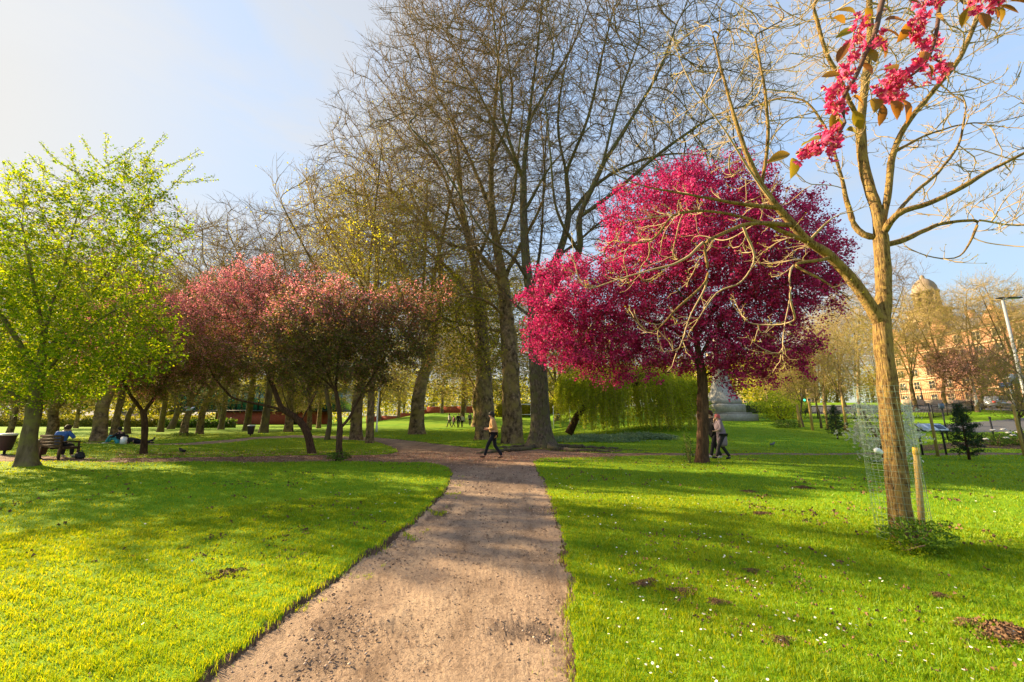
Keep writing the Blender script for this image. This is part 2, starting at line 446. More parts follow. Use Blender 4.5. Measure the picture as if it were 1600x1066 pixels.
def sub_sheet(name, quads, Z, keep, mat, **at):
    q = quads[keep]; u, inv = np.unique(q, return_inverse=True); V = np.stack([GX.ravel()[u], GY.ravel()[u], Z.ravel()[u]], 1)
    me = mesh_from(name, V, [inv.reshape(q.shape)[:, ::-1]], [mat], smooth=True)
    for k, v in at.items(): attr(me, k, v.ravel()[u])
    return put(name, me)
qmax = lambda a: a.ravel()[quads].max(1)
qmin = lambda a: a.ravel()[quads].min(1)

# lawn soil/green material
m, nt, N, L = newmat('lawn_ground'); LAWN = m
at = N.new('ShaderNodeAttribute'); at.attribute_name = 'soil'
f1 = noise(nt, 1.2, 6, 0.6); f2 = noise(nt, 0.15, 3, 0.5); f3 = noise(nt, 9.0, 5, 0.7)
gcol = ramp(nt, [(0.3, (0.07, 0.18, 0.005)), (0.5, (0.12, 0.25, 0.006)), (0.7, (0.18, 0.31, 0.010))], f1)
gcol = mixc(nt, ramp(nt, [(0.35, (0, 0, 0)), (0.7, (0.6, 0.6, 0.6))], f2), gcol, (0.22, 0.28, 0.010))
scol = ramp(nt, [(0.3, (0.05, 0.03, 0.018)), (0.7, (0.15, 0.095, 0.06))], f3)
sf = mathn(nt, 'ADD', at.outputs['Fac'], mathn(nt, 'MULTIPLY', mathn(nt, 'SUBTRACT', f3, 0.5), 0.8))
c = mixc(nt, ramp(nt, [(0.35, (0, 0, 0)), (0.6, (1, 1, 1))], sf), gcol, scol)
finish(nt, c, 0.95, f3, 0.6, 0.03, spec=0.1)
# gravel material
m, nt, N, L = newmat('gravel_path'); GRAV = m
f1 = noise(nt, 0.55, 5, 0.6, dist=0.5); f2 = noise(nt, 22, 5, 0.75); f3 = noise(nt, 5, 5, 0.65); f4 = noise(nt, 60, 4, 0.8)
base = ramp(nt, [(0.3, (0.25, 0.175, 0.122)), (0.5, (0.36, 0.255, 0.175)), (0.68, (0.46, 0.335, 0.225))], f1)
base = mixc(nt, ramp(nt, [(0.30, (1, 1, 1)), (0.46, (0, 0, 0))], f2), base, (0.13, 0.085, 0.058))
base = mixc(nt, ramp(nt, [(0.60, (0, 0, 0)), (0.74, (0.9, 0.9, 0.9))], f2), base, (0.50, 0.37, 0.27))
base = mixc(nt, ramp(nt, [(0.33, (0.6, 0.6, 0.6)), (0.45, (0, 0, 0))], f3), base, (0.17, 0.11, 0.075))
base = mixc(nt, 0.55, base, ramp(nt, [(0.35, (0.45, 0.42, 0.40)), (0.5, (0.9, 0.9, 0.9)), (0.66, (1.35, 1.3, 1.25))], f4), 'MULTIPLY')
tcp = N.new('ShaderNodeTexCoord'); mpp = N.new('ShaderNodeMapping'); mpp.inputs['Scale'].default_value = (2.2, 0.3, 1); L.new(tcp.outputs['Object'], mpp.inputs[0])
f5 = noise(nt, 1.3, 5, 0.65, mpp.outputs[0]); base = mixc(nt, 0.7, base, ramp(nt, [(0.36, (0.62, 0.58, 0.55)), (0.5, (1, 1, 1)), (0.66, (1.18, 1.14, 1.1))], f5), 'MULTIPLY')
at = N.new('ShaderNodeAttribute'); at.attribute_name = 'damp'
base = mixc(nt, at.outputs['Fac'], base, (0.085, 0.062, 0.052))
at2 = N.new('ShaderNodeAttribute'); at2.attribute_name = 'leafy'
base = mixc(nt, mathn(nt, 'MULTIPLY', at2.outputs['Fac'], ramp(nt, [(0.4, (0.25, 0.25, 0.25)), (0.6, (0.9, 0.9, 0.9))], f3)), base, (0.13, 0.06, 0.035))
h = mathn(nt, 'ADD', f2, mathn(nt, 'MULTIPLY', f4, 0.6))
finish(nt, base, 0.95, h, 0.9, 0.02, spec=0.15)
m, nt, N, L = newmat('tarmac'); TAR = m
finish(nt, ramp(nt, [(0.3, (0.055, 0.058, 0.066)), (0.7, (0.10, 0.10, 0.11))], noise(nt, 6, 6, 0.7)), 0.85, noise(nt, 60, 2), 0.3, 0.01)

# path relief: puddle hollows and a slightly worn centre
PZ = GH + rng.normal(size=GX.shape) * 0.0028 * near * np.minimum(1, RR / 5) + 0.008 * wob(GX * 1.5, GY * 1.5) * near
damp = np.zeros_like(GX)
for px, py, a, b in ((845, 797, 0.42, 0.5), (812, 985, 0.22, 0.17), (850, 1000, 0.16, 0.1), (838, 838, 0.3, 0.3), (838, 868, 0.3, 0.25), (560, 985, 0.5, 0.22), (610, 850, 0.35, 0.45), (520, 1040, 0.3, 0.15), (690, 800, 0.2, 0.6)):
    p = ground(px, py); d = np.hypot((GX - p.x) / a, (GY - p.y) / b) + 0.4 * wob(GX * 5, GY * 5) + 0.12 * rng.normal(size=GX.shape)
    damp = np.maximum(damp, S(1.25 - d) * (0.8 if a < 0.3 else 0.35)); PZ -= 0.02 * S(1.2 - d)
leafy = S((GY - 11) / 4) * S((26 - GY) / 6) * 0.75
lawn = sub_sheet('lawn', quads, LZ, (qmax(allsd) > -0.25), LAWN, soil=soil); tag(lawn, kind='structure')
# the ground closes under the camera
path = sub_sheet('gravel_path', quads, PZ, (qmin(gsd) < 0.05), GRAV, damp=damp, leafy=leafy); tag(path, kind='structure')
tp = sub_sheet('tarmac_path', quads, GH + 0.012, (qmin(tsd) < 0.02), TAR); tag(tp, kind='structure')
st = sub_sheet('street', quads, GH + 0.012, (qmin(ssd) < 0.02), TAR); tag(st, kind='structure')

# ---- grass blades
GR, nt, N, L = newmat('grass_blades')
g = N.new('ShaderNodeNewGeometry'); f = noise(nt, 0.9, 3, 0.6); f0 = noise(nt, 0.12, 2, 0.5)
x = mathn(nt, 'ADD', mathn(nt, 'MULTIPLY', g.outputs['Random Per Island'], 0.5), mathn(nt, 'MULTIPLY', mathn(nt, 'ADD', f, f0), 0.28))
c = ramp(nt, [(0.15, (0.06, 0.18, 0.004)), (0.42, (0.135, 0.28, 0.005)), (0.7, (0.24, 0.36, 0.007)), (0.93, (0.42, 0.46, 0.03)), (0.985, (0.45, 0.40, 0.15))], x)
finish(nt, c, 0.5, trans=0.45, tcol=mixc(nt, 1.0, c, (2.6, 1.6, 0.6), 'MULTIPLY'), spec=0.35)
def blades(n, r0, r1, hh, wk, seed, quad=True):
    rg = np.random.default_rng(seed)
    t = np.radians(rg.uniform(-60, 60, n)); r = np.exp(rg.uniform(math.log(r0), math.log(r1), n))
    x = np.sin(t) * r; y = np.cos(t) * r
    g = gravel_sd(x, y); a2 = np.minimum(psd(x, y, tarmac), psd(x, y, street)); sm = soil_mask(x, y, g)
    edge = (x < -1.0) & (y < 9)
    ok = (g > 0.01 - rg.exponential(0.028, n) * (0.6 + wob(y * 1.3, x * 2 + 5) * 1.4).clip(0.1, 3)) & (a2 > 0) & (sm < np.where(rg.random(n) < 0.22, 1.1, 0.45))
    ok |= (g > -0.35) & (g < 0) & (wob(x * 2.1, y * 2.4) > 0.52) & (rg.random(n) < 0.5) & (y < 12) & (x < -1.0)
    x = x[ok]; y = y[ok]; r = r[ok]; n = len(x); g = g[ok]
    z = H(x, y) + np.where(g > 0, 0.006 + 0.022 * S((-0.6 - x) / 0.5), 0.0)
    clump = 0.75 + 0.55 * (0.5 + 0.5 * np.sin(x * 4.1 + 2 * np.sin(y * 3.3)) * np.sin(y * 5.3 + 1.5 * np.sin(x * 2.9)))
    clump *= 0.85 + 0.3 * np.sin(x*17+y*11) * np.sin(y*19-x*7)
    h = hh * (0.5 + 0.9 * rg.random(n)) * clump; w = wk * np.maximum(r, 2.6) * (0.6 + 0.8 * rg.random(n))
    az = rg.uniform(0, 2*np.pi, n); lean = rg.uniform(0.15, 0.95, n) * h
    lx = np.cos(az) * lean; ly = np.sin(az) * lean; b = rg.uniform(0, 2*np.pi, n); bx = np.cos(b) * w/2; by = np.sin(b) * w/2
    p0 = np.stack([x - bx, y - by, z - 0.01], 1); p1 = np.stack([x + bx, y + by, z - 0.01], 1)
    tip = np.stack([x + lx, y + ly, z + h], 1)
    i = np.arange(n)[:, None]
    if quad:
        m0 = np.stack([x + lx*.35 - bx*.8, y + ly*.35 - by*.8, z + h*.6], 1); m1 = np.stack([x + lx*.35 + bx*.8, y + ly*.35 + by*.8, z + h*.6], 1)
        V = np.stack([p0, p1, m1, m0, tip], 1).reshape(-1, 3); return V, [i*5 + [0, 1, 2, 3], i*5 + [3, 2, 4]]
    V = np.stack([p0, p1, tip], 1).reshape(-1, 3); return V, [i*3 + [0, 1, 2]]
gb = MB()
for a in ((520000, 1.9, 9.0, 0.036, 0.00115, 1), (300000, 7.0, 48, 0.04, 0.0018, 3, False)): V, Fc = blades(*a); gb.add(V, Fc)
gr = gb.obj('grass', GR); tag(gr, 'short bright green mown grass covering the park lawn', 'grass', kind='stuff')
# ------------------------------------------------------------------ tree materials
B_DARK = bark('bark_dark', [(0.3, (0.08, 0.058, 0.035)), (0.6, (0.19, 0.14, 0.085)), (0.8, (0.30, 0.23, 0.14))], 2.5, 0.2, moss=(0.18, 0.16, 0.05))
B_PLANE = bark('bark_plane', [(0.36, (0.05, 0.035, 0.022)), (0.5, (0.19, 0.13, 0.075)), (0.64, (0.42, 0.29, 0.16))], 1.6, 0.7, bs=1.0, bd=0.10, moss=(0.28, 0.21, 0.07))
B_BIG = bark('bark_big', [(0.34, (0.045, 0.035, 0.025)), (0.55, (0.15, 0.12, 0.085)), (0.75, (0.28, 0.22, 0.15))], 4.0, 0.35, bs=1.0, bd=0.06, moss=(0.12, 0.115, 0.05))
B_HERO = bark('bark_young', [(0.36, (0.06, 0.032, 0.014)), (0.47, (0.24, 0.14, 0.055)), (0.66, (0.46, 0.31, 0.13))], 14.0, 0.13, bs=1.0, bd=0.06, moss=(0.36, 0.235, 0.07))
B_HERO2 = bark('bark_young_limb', [(0.3, (0.20, 0.15, 0.07)), (0.7, (0.42, 0.33, 0.17))], 14.0, 0.5, bs=0.5, bd=0.01, moss=(0.36, 0.34, 0.06))
B_CRAB = bark('bark_crab', [(0.3, (0.03, 0.018, 0.012)), (0.55, (0.11, 0.06, 0.035)), (0.8, (0.22, 0.13, 0.07))], 6.0, 0.2, bs=1.0, bd=0.04)
TWIG = plain('twig_bark', (0.20, 0.135, 0.07), 0.85, 0.3, 1.0)
TWIG_Y = plain('twig_yellowish', (0.36, 0.26, 0.10), 0.85, 0.3, 0.6)
TWIG_H = plain('twig_pale', (0.36, 0.26, 0.14), 0.7, 0.25, 6.0)
L_GREEN = leafmat('leaf_green', [(0.15, (0.07, 0.16, 0.006)), (0.5, (0.19, 0.29, 0.008)), (0.85, (0.38, 0.40, 0.015))], 0.58, tint=(1.65, 1.5, 0.6))
L_YG = leafmat('leaf_yellow_green', [(0.15, (0.16, 0.20, 0.014)), (0.5, (0.34, 0.35, 0.02)), (0.85, (0.54, 0.46, 0.04))], 0.52)
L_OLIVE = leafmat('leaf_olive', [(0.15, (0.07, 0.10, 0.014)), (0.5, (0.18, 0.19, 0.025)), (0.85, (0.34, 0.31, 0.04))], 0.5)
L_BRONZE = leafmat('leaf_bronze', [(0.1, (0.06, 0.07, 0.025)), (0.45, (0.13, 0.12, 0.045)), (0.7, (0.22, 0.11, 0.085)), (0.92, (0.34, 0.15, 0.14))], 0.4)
L_PINK = leafmat('blossom_pink', [(0.1, (0.45, 0.07, 0.18)), (0.5, (0.66, 0.20, 0.30)), (0.8, (0.80, 0.38, 0.40)), (0.95, (0.85, 0.5, 0.34))], 0.5, tint=(1.2, 1.0, .9))
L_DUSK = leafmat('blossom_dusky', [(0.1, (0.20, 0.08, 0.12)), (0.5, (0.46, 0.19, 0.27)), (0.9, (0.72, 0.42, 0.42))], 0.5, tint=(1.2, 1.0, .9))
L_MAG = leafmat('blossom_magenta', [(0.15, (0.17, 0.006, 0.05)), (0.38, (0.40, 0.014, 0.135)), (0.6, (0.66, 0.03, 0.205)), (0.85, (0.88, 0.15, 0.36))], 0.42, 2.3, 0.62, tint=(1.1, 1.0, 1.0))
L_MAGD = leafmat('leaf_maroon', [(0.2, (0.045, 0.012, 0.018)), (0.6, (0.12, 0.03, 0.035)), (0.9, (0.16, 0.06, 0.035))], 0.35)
L_WILLOW = leafmat('leaf_willow', [(0.15, (0.20, 0.29, 0.016)), (0.5, (0.42, 0.50, 0.025)), (0.85, (0.60, 0.60, 0.05))], 0.5)
L_CON = leafmat('needle_green', [(0.2, (0.012, 0.035, 0.014)), (0.6, (0.035, 0.075, 0.03)), (0.9, (0.07, 0.12, 0.055))], 0.15)
L_WHITE = leafmat('blossom_white', [(0.2, (0.45, 0.50, 0.42)), (0.7, (0.72, 0.74, 0.70))], 0.35)
L_SHRUB = leafmat('leaf_shrub', [(0.2, (0.04, 0.09, 0.012)), (0.6, (0.10, 0.19, 0.02)), (0.9, (0.22, 0.32, 0.04))], 0.4)

def flare(P, R, z0, amt, hh, lobes=0):
    return R * (1 + amt * np.exp(-np.maximum(P[:, 2] - z0, 0) / hh))
def lump_tube(V, base, amp, f):
    """uneven bark outline: burrs and flutes"""
    q = V - base
    d = (np.sin(q[:, 0]*f*1.3 + 1.1) * np.sin(q[:, 1]*f*1.1 + 0.4) * np.sin(q[:, 2]*f*0.5) + 0.6*np.sin(q[:, 2]*f*1.1 + q[:, 0]*f*2) * np.sin(q[:, 1]*f*2.3))
    return d * amp
def tree_mesh(base, lines, blobs, natt, step, rb, r0, seed, di=4.0, dk=1.1, up=0.06, jit=0.14, inertia=0.4, thr=0.05,
              tw=(3, 0.9, 0.005, 0.25), sub=(3, 0.45), fl=(0.6, 0.5), burr=(0.0, 3.0), sides=14, tw_thr=0.03, k1=3, spread=0.9, tw_up=0.12, tw_jit=0.22, fine=None, flute=0.0, taper=0.45, skmin=0.0, wig=0.0, skset={}):
    """returns dict: thick(V,F), thin(V,F), twigpts (leaf positions). All relative to base"""
    rg = np.random.default_rng(seed); base = np.array(base)
    att = ellipsoid_pts(blobs, natt, rg)
    P, par = grow(lines, att, step, di, dk, up, jit, inertia, rg=rg)
    R, kids = radii(P, par, rb, r0)
    if wig: P[12:] += rg.normal(0, wig, (len(P) - 12, 3))
    ds = np.zeros(len(P))
    for i in range(1, len(P)): ds[i] = ds[par[i]] + step
    R = r0 * 0.8 + (R - r0 * 0.8) * (1 - taper * np.clip(ds / np.percentile(ds, 90) * 1.3 - 0.15, 0, 1) ** 0.8)
    R = np.maximum(R, r0 * 0.7)
    if skmin:                                       # main limbs stay stout towards their ends
        n_ = 0
        for li, Lx in enumerate(lines):
            k_ = len(resample(Lx, step)) - (1 if li else 0); q_ = slice(n_, n_ + k_); n_ += k_
            if li: R[q_] = np.maximum(R[q_], skset.get(li, skmin) * np.linspace(1.0, 0.17, k_) ** 1.35)
        for i in range(1, len(P)): R[i] = min(R[i], R[par[i]])
    dirs = np.zeros_like(P); dirs[1:] = norm(P[1:] - P[par[1:]])
    cpnt, crad, cid = chains(P, par, R)
    # smooth the joints a little inside each chain
    Q = cpnt.copy(); same = (cid[1:-1] == cid[:-2]) & (cid[1:-1] == cid[2:])
    Q[1:-1][same] = 0.5 * cpnt[1:-1][same] + 0.25 * (cpnt[:-2][same] + cpnt[2:][same])
    crad2 = flare(Q, crad, base[2], fl[0], fl[1])
    thick = np.zeros(cid.max() + 1, bool); np.maximum.at(mx := np.zeros(cid.max() + 1), cid, crad2); thick = mx > thr
    tk = thick[cid]; out = {}
    big = mx[cid] > max(thr, rb * 0.45)
    parts = []
    for sel, k in ((tk & big, sides), (tk & ~big, 8)):
        if sel.any():
            V, Fc = tubes(Q[sel], crad2[sel], cid[sel], k)
            if burr[0]:
                C = np.repeat(Q[sel], k, 0); rr_ = np.repeat(crad2[sel], k)[:, None]
                n_ = (V - C) / rr_; V = C + (V - C) * (1 + lump_tube(V, base, burr[0], burr[1] / rb * 0.5)[:, None])
            if flute and k == sides:
                C = np.repeat(Q[sel], k, 0); n_ = V - C; ang = np.arctan2(n_[:, 1], n_[:, 0])
                hgt = np.exp(-np.maximum(C[:, 2] - base[2], 0) / (fl[1] * 1.6))
                V = C + n_ * (1 + flute * hgt * (np.sin(ang * 5 + seed) * 0.6 + np.sin(ang * 3 + seed * 2) * 0.5))[:, None]
            parts.append((V - base, Fc))
    out['thick'] = parts
    V, Fc = tubes(Q[~tk], crad2[~tk], cid[~tk], 4) if (~tk).any() else (np.zeros((0, 3)), np.zeros((0, 4), int))
    thin = [(V - base, Fc)]
    m = np.nonzero((R < tw_thr) & (np.arange(len(P)) > 0))[0]
    if fine is not None and len(m) > fine: m = rg.choice(m, fine, replace=False)
    pts = []
    if tw[0] > 0 and len(m):
        n1, l1, r1, sp1 = tw
        S0 = np.repeat(P[m], n1, 0); D0 = norm(np.repeat(dirs[m], n1, 0) + spread * norm(rg.normal(size=(len(m) * n1, 3))))
        tip = np.tile(np.arange(n1) == 0, len(m)); D0[tip] = norm(dirs[m] + 0.3 * rg.normal(size=(len(m), 3)))
        T1, R1 = twigs(S0, D0, l1 * (0.5 + 0.8 * rg.random(len(S0))), k1, r1, tw_up, tw_jit, rg)
        V, Fc = poly_tubes(T1, R1); thin.append((V - base, Fc)); pts.append(T1[:, 1:].reshape(-1, 3))
        if sub[0]:
            S1, D1, q = branch_off(T1, R1, sub[0], 0.8, rg)
            T2, R2 = twigs(S1, D1, sub[1] * (0.5 + 0.8 * rg.random(len(S1))), 2, r1 * 0.7, tw_up, tw_jit, rg)
            V, Fc = poly_tubes(T2, R2); thin.append((V - base, Fc)); pts.append(T2[:, 1:].reshape(-1, 3))
    out['thin'] = thin; out['pts'] = (np.concatenate(pts) if pts else P[m]) - base; out['nodes'] = P - base; out['R'] = R; out['par'] = par
    return out
def join(parts):
    V = []; Fs = []; n = 0
    for v, f in parts:
        if len(v): V.append(v); Fs.append(f + n); n += len(v)
    return np.concatenate(V), Fs
def tree_obj(T, name, label, cat, base, mt, mtw, group=None, leaves=(), crown='crown'):
    """leaves: list of (V, F, material, partname)"""
    t = thing(name, label, cat, base, group=group)
    V, Fs = join(T['thick']); put('trunk', mesh_from('trunk', V, Fs, [mt], smooth=True), t)
    V, Fs = join(T['thin']); c = put(crown, mesh_from(crown, V, Fs, [mtw]), t)
    for V, Fc, m, nm in leaves:
        put(nm, mesh_from(nm, V, [Fc], [m]), t)
    return t
def scatter(pts, n, off, rg):
    i = rg.integers(0, len(pts), n); return pts[i] + rg.normal(0, off, (n, 3))

# ================================================================== the three great trees in the middle
def LW(L, Y, dy=None):
    """polyline of picture points (px, py[, extra depth]) as world points"""
    return [W(p[0], p[1], Y + (p[2] if len(p) > 2 else 0)) for p in L]
def gp(px, Y): f = foot(px, Y); return Vector((f.x, f.y, f.z - 0.1))
Y1 = 22.0; b1 = gp(846, Y1)
lines = [[b1] + LW([(843, 620), (840, 560), (836, 500), (826, 440), (820, 380), (818, 280), (826, 190), (838, 90), (850, -20)], Y1),
    LW([(836, 500), (850, 440, .3), (872, 400, .8), (888, 340, 1.4), (884, 270, 2), (872, 200, 2), (880, 120, 2.5), (905, 20, 3)], Y1),
    LW([(836, 500), (856, 455, -.6), (905, 395, -1.5), (905, 340, -2.2), (940, 260, -3), (965, 160, -3.5), (1000, 60, -4)], Y1),
    LW([(888, 340, 1.4), (930, 290, 2.0), (990, 255, 3), (1060, 240, 4), (1140, 250, 5)], Y1),
    LW([(905, 340, -2.2), (960, 300, -3), (1030, 240, -4), (1100, 190, -4.5)], Y1),
    LW([(818, 280), (780, 210, 1), (740, 130, 2), (700, 60, 3)], Y1),
    LW([(826, 440), (800, 400, -1.5), (760, 370, -3), (715, 300, -4), (680, 240, -5), (640, 200, -5.5)], Y1),
    LW([(836, 500), (800, 470, 2), (770, 420, 3.5), (760, 360, 4.5)], Y1), LW([(872, 400, .8), (900, 380, 2.5), (950, 340, 4), (1000, 330, 5)], Y1),
    LW([(830, 465), (845, 380, 2.5), (850, 280, 4), (855, 180, 5)], Y1), LW([(850, 440, .3), (890, 430, -2), (940, 400, -3), (990, 380, -3.5)], Y1),
    LW([(905, 395, -1.5), (870, 330, -3), (860, 240, -4), (850, 140, -4.5)], Y1), LW([(884, 270, 2), (920, 180, 1), (940, 90, 0), (960, 10, 0)], Y1),
    LW([(820, 330), (860, 260, -1), (900, 220, -1), (930, 190, -1)], Y1), LW([(818, 280), (790, 200, -1.5), (780, 110, -2), (770, 20, -2)], Y1),
    LW([(826, 190), (860, 130, 1), (900, 60, 1.5), (930, -20, 2)], Y1), LW([(940, 260, -3), (990, 180, -3), (1030, 110, -3), (1060, 30, -3)], Y1)]
T = tree_mesh(b1, lines, pxblobs([(960, 160, 235, 200, 1.2), (880, -20, 270, 150, 1.2), (1090, 190, 150, 110, 1.0), (700, 150, 140, 170, 1.0), (1000, 320, 190, 100, .8), (620, 230, 80, 80, .6), (860, 380, 160, 90, .7), (740, 380, 110, 90, .6)], Y1, 0.75), 6000,
    0.42, 0.50, 0.021, 21, di=2.6, dk=0.50, up=0.05, jit=0.14, inertia=0.5, thr=0.045, skmin=0.10, taper=0.8, tw_jit=0.13, spread=0.6, tw=(2, 1.0, 0.011, 0.5), sub=(1, 0.5), fl=(1.15, 0.55), flute=0.16, burr=(0.05, 2.0), sides=22, tw_thr=0.036)
tree_obj(T, 'bare_tree', 'huge leafless tree with a smooth dark grey trunk flaring into roots beside the path crossing', 'tree', b1, B_BIG, TWIG, 'great bare trees at the path crossing')
Y2 = 25.0; b2 = gp(801, Y2)
lines = [[b2] + LW([(799, 620), (797, 560), (792, 500), (786, 440), (770, 340), (768, 250), (775, 150), (782, 40), (790, -60)], Y2),
    LW([(786, 440), (748, 395, 1), (712, 330, 2), (690, 270, 2.4), (650, 215, 3), (610, 170, 3.5)], Y2),
    LW([(792, 500), (760, 470, -2), (700, 455, -4), (640, 400, -5), (580, 370, -6), (530, 330, -6)], Y2),
    LW([(770, 340), (735, 250, 1.5), (700, 180, 2.5), (660, 100, 3)], Y2), LW([(768, 250), (800, 170, -1.5), (790, 60, -2.5)], Y2),
    LW([(786, 440), (815, 380, 1), (850, 300, 2), (845, 180, 3)], Y2), LW([(790, 470), (755, 430, 2.5), (740, 360, 4), (730, 280, 5)], Y2), LW([(786, 440), (740, 380, -2.5), (720, 300, -4), (700, 220, -5)], Y2),
    LW([(776, 380), (800, 320, -2), (810, 240, -3), (820, 150, -3.5)], Y2), LW([(748, 395, 1), (690, 375, 2), (630, 320, 3), (590, 270, 3.5)], Y2), LW([(792, 520), (740, 510, 2), (690, 500, 3), (640, 510, 4)], Y2)]
T = tree_mesh(b2, lines, pxblobs([(740, 110, 150, 180, 1.3), (640, 220, 120, 130, 1.0), (570, 270, 90, 80, .8), (620, 400, 110, 70, .7), (800, 250, 120, 160, 1), (720, 400, 120, 110, .8), (690, 490, 90, 50, .8), (760, 540, 60, 50, .7)], Y2, 0.8), 3600,
    0.45, 0.54, 0.022, 22, di=2.8, dk=0.54, up=0.05, jit=0.14, inertia=0.5, thr=0.05, skmin=0.10, taper=0.8, tw_jit=0.13, spread=0.6, tw=(2, 1.1, 0.012, 0.5), sub=(1, 0.5), fl=(0.45, 0.9), flute=0.12, burr=(0.22, 4.5), sides=22, tw_thr=0.036)
pts = T['pts']; low = pts[(pts[:, 2] < 12)]
Lf = [(*leaf_geo(scatter(low, 9000, 0.2, rng), 0.12), L_YG, 'foliage')]
tree_obj(T, 'bare_tree', 'burly plane tree with knobbly mottled trunk standing between the two other great trunks', 'tree', b2, B_PLANE, TWIG, 'great bare trees at the path crossing', Lf)
Y3 = 29.0; b3 = gp(759, Y3)
lines = [[b3] + LW([(757, 620), (755, 560), (748, 480), (742, 420), (722, 330), (716, 240), (700, 150)], Y3),
    LW([(748, 480), (700, 420, 1), (650, 380, 2), (600, 340, 3)], Y3), LW([(742, 420), (770, 330, 1.5), (760, 220, 2)], Y3),
    LW([(755, 560), (720, 520, -1.5), (680, 500, -3)], Y3)]
T = tree_mesh(b3, lines, pxblobs([(700, 260, 140, 140, 1), (650, 400, 110, 80, .8), (740, 450, 100, 70, .6), (720, 545, 80, 50, .8)], Y3, 0.8), 1700,
    0.5, 0.58, 0.022, 23, di=3, dk=0.75, up=0.06, jit=0.2, thr=0.06, skmin=0.10, taper=0.7, tw=(2, 1.2, 0.011, 0.5), sub=(2, 0.6), fl=(0.45, 1.0), flute=0.12, burr=(0.20, 4.5), sides=20, tw_thr=0.035)
pts = T['pts']; low = pts[pts[:, 2] < 11]
Lf = [(*leaf_geo(scatter(pts, 7000, 0.2, rng), 0.10), L_YG, 'foliage'), (*leaf_geo(scatter(low, 9000, 0.35, rng), 0.15), L_OLIVE, 'low_foliage')]
tree_obj(T, 'bare_tree', 'plane tree with yellowish new leaves low on its trunk behind the walking figure', 'tree', b3, B_PLANE, TWIG_Y, 'great bare trees at the path crossing', Lf)

# ================================================================== young bare tree in its wire guard
Yh = 5.45; bh = gp(1414, Yh)
lines = [[bh] + LW([(1404, 780), (1395, 680), (1386, 600), (1380, 540), (1378, 505)], Yh),
    LW([(1378, 505), (1380, 450), (1379, 395), (1376, 370)], Yh),
    LW([(1378, 510), (1352, 465, -.05), (1325, 430, -.1), (1290, 395, -.18), (1262, 378, -.25), (1240, 352, -.3), (1215, 325, -.35), (1190, 290, -.4), (1170, 250, -.45), (1150, 190, -.5), (1130, 120, -.5), (1110, 40, -.5)], Yh),
    LW([(1376, 370), (1368, 320), (1352, 270, .1), (1345, 200, .1), (1352, 130, .2), (1360, 60, .2), (1358, -20, .2)], Yh),
    LW([(1376, 370), (1388, 300, -.1), (1395, 240, -.1), (1420, 190, -.2), (1460, 140, -.3), (1500, 90, -.4), (1530, 20, -.4)], Yh),
    LW([(1376, 385), (1420, 372, .1), (1470, 350, .25), (1530, 345, .3), (1600, 352, .3), (1680, 330, .3)], Yh),
    LW([(1376, 372), (1400, 335, -.2), (1440, 322, -.3), (1490, 300, -.5), (1540, 270, -.6), (1600, 240, -.8), (1680, 200, -.8)], Yh),
    LW([(1400, 335, -.2), (1430, 300, .1), (1470, 265, .2), (1500, 220, .2), (1510, 160, .2)], Yh),
    LW([(1345, 200, .1), (1320, 140, -.1), (1290, 80, -.2), (1270, 10, -.2)], Yh),
    LW([(1372, 375), (1340, 360, .1), (1325, 320, .15), (1310, 260, .2), (1290, 200, .2), (1262, 160, .2)], Yh),
    LW([(1215, 325, -.35), (1150, 318, -.5), (1080, 305, -.7), (1000, 290, -.8), (940, 260, -.9)], Yh),
    LW([(1262, 378, -.25), (1180, 345, -.4), (1110, 330, -.5), (1050, 335, -.6), (985, 345, -.7)], Yh),
    LW([(1240, 352, -.3), (1170, 350, -.6), (1100, 380, -.8), (1060, 410, -.9), (985, 430, -1.0), (915, 450, -1.1), (895, 400, -1.1)], Yh),
    LW([(1300, 405, -.18), (1240, 415, -.5), (1235, 460, -.6), (1225, 510, -.7), (1220, 555, -.7), (1190, 545, -.7)], Yh),
    LW([(1100, 380, -.8), (1105, 440, -.9), (1080, 490, -.9), (1058, 552, -.9), (1045, 535, -.9)], Yh),
    LW([(1105, 440, -.9), (1060, 480, -1), (1020, 520, -1), (990, 495, -1)], Yh),
    LW([(1190, 290, -.4), (1200, 220, -.5), (1195, 140, -.6), (1180, 60, -.6)], Yh),
    LW([(1215, 325, -.35), (1180, 280, -.5), (1130, 200, -.8), (1080, 130, -1), (1050, 60, -1)], Yh),
    LW([(1395, 240, -.1), (1440, 215, .2), (1500, 195, .3), (1560, 190, .4), (1640, 170, .4)], Yh),
    LW([(1160, 358, -.6), (1180, 400, -.5), (1160, 440, -.5), (1130, 450, -.5)], Yh), LW([(1050, 335, -.6), (1020, 375, -.5), (975, 380, -.5)], Yh), LW([(1262, 378, -.25), (1300, 340, -.4), (1335, 330, -.5)], Yh), LW([(1240, 415, -.5), (1290, 440, -.6), (1330, 470, -.6)], Yh),
    LW([(1530, 345, .3), (1500, 400, .3), (1450, 400, .3), (1415, 385, .4)], Yh)]
bl = pxblobs([(1340, 130, 90, 130, 1), (1450, 130, 110, 120, 1.0), (1530, 250, 110, 110, 1.2), (1180, 150, 110, 130, 1.1), (1060, 170, 60, 120, .5), (1120, 375, 140, 75, 1.0), (1000, 400, 80, 60, .8), (1200, 480, 60, 60, .7), (1080, 480, 60, 50, .6),
    (1620, 330, 90, 90, .6), (1400, -80, 300, 110, 1.4), (1270, 230, 60, 80, .5), (1500, 420, 60, 25, .3)], Yh, 0.9)
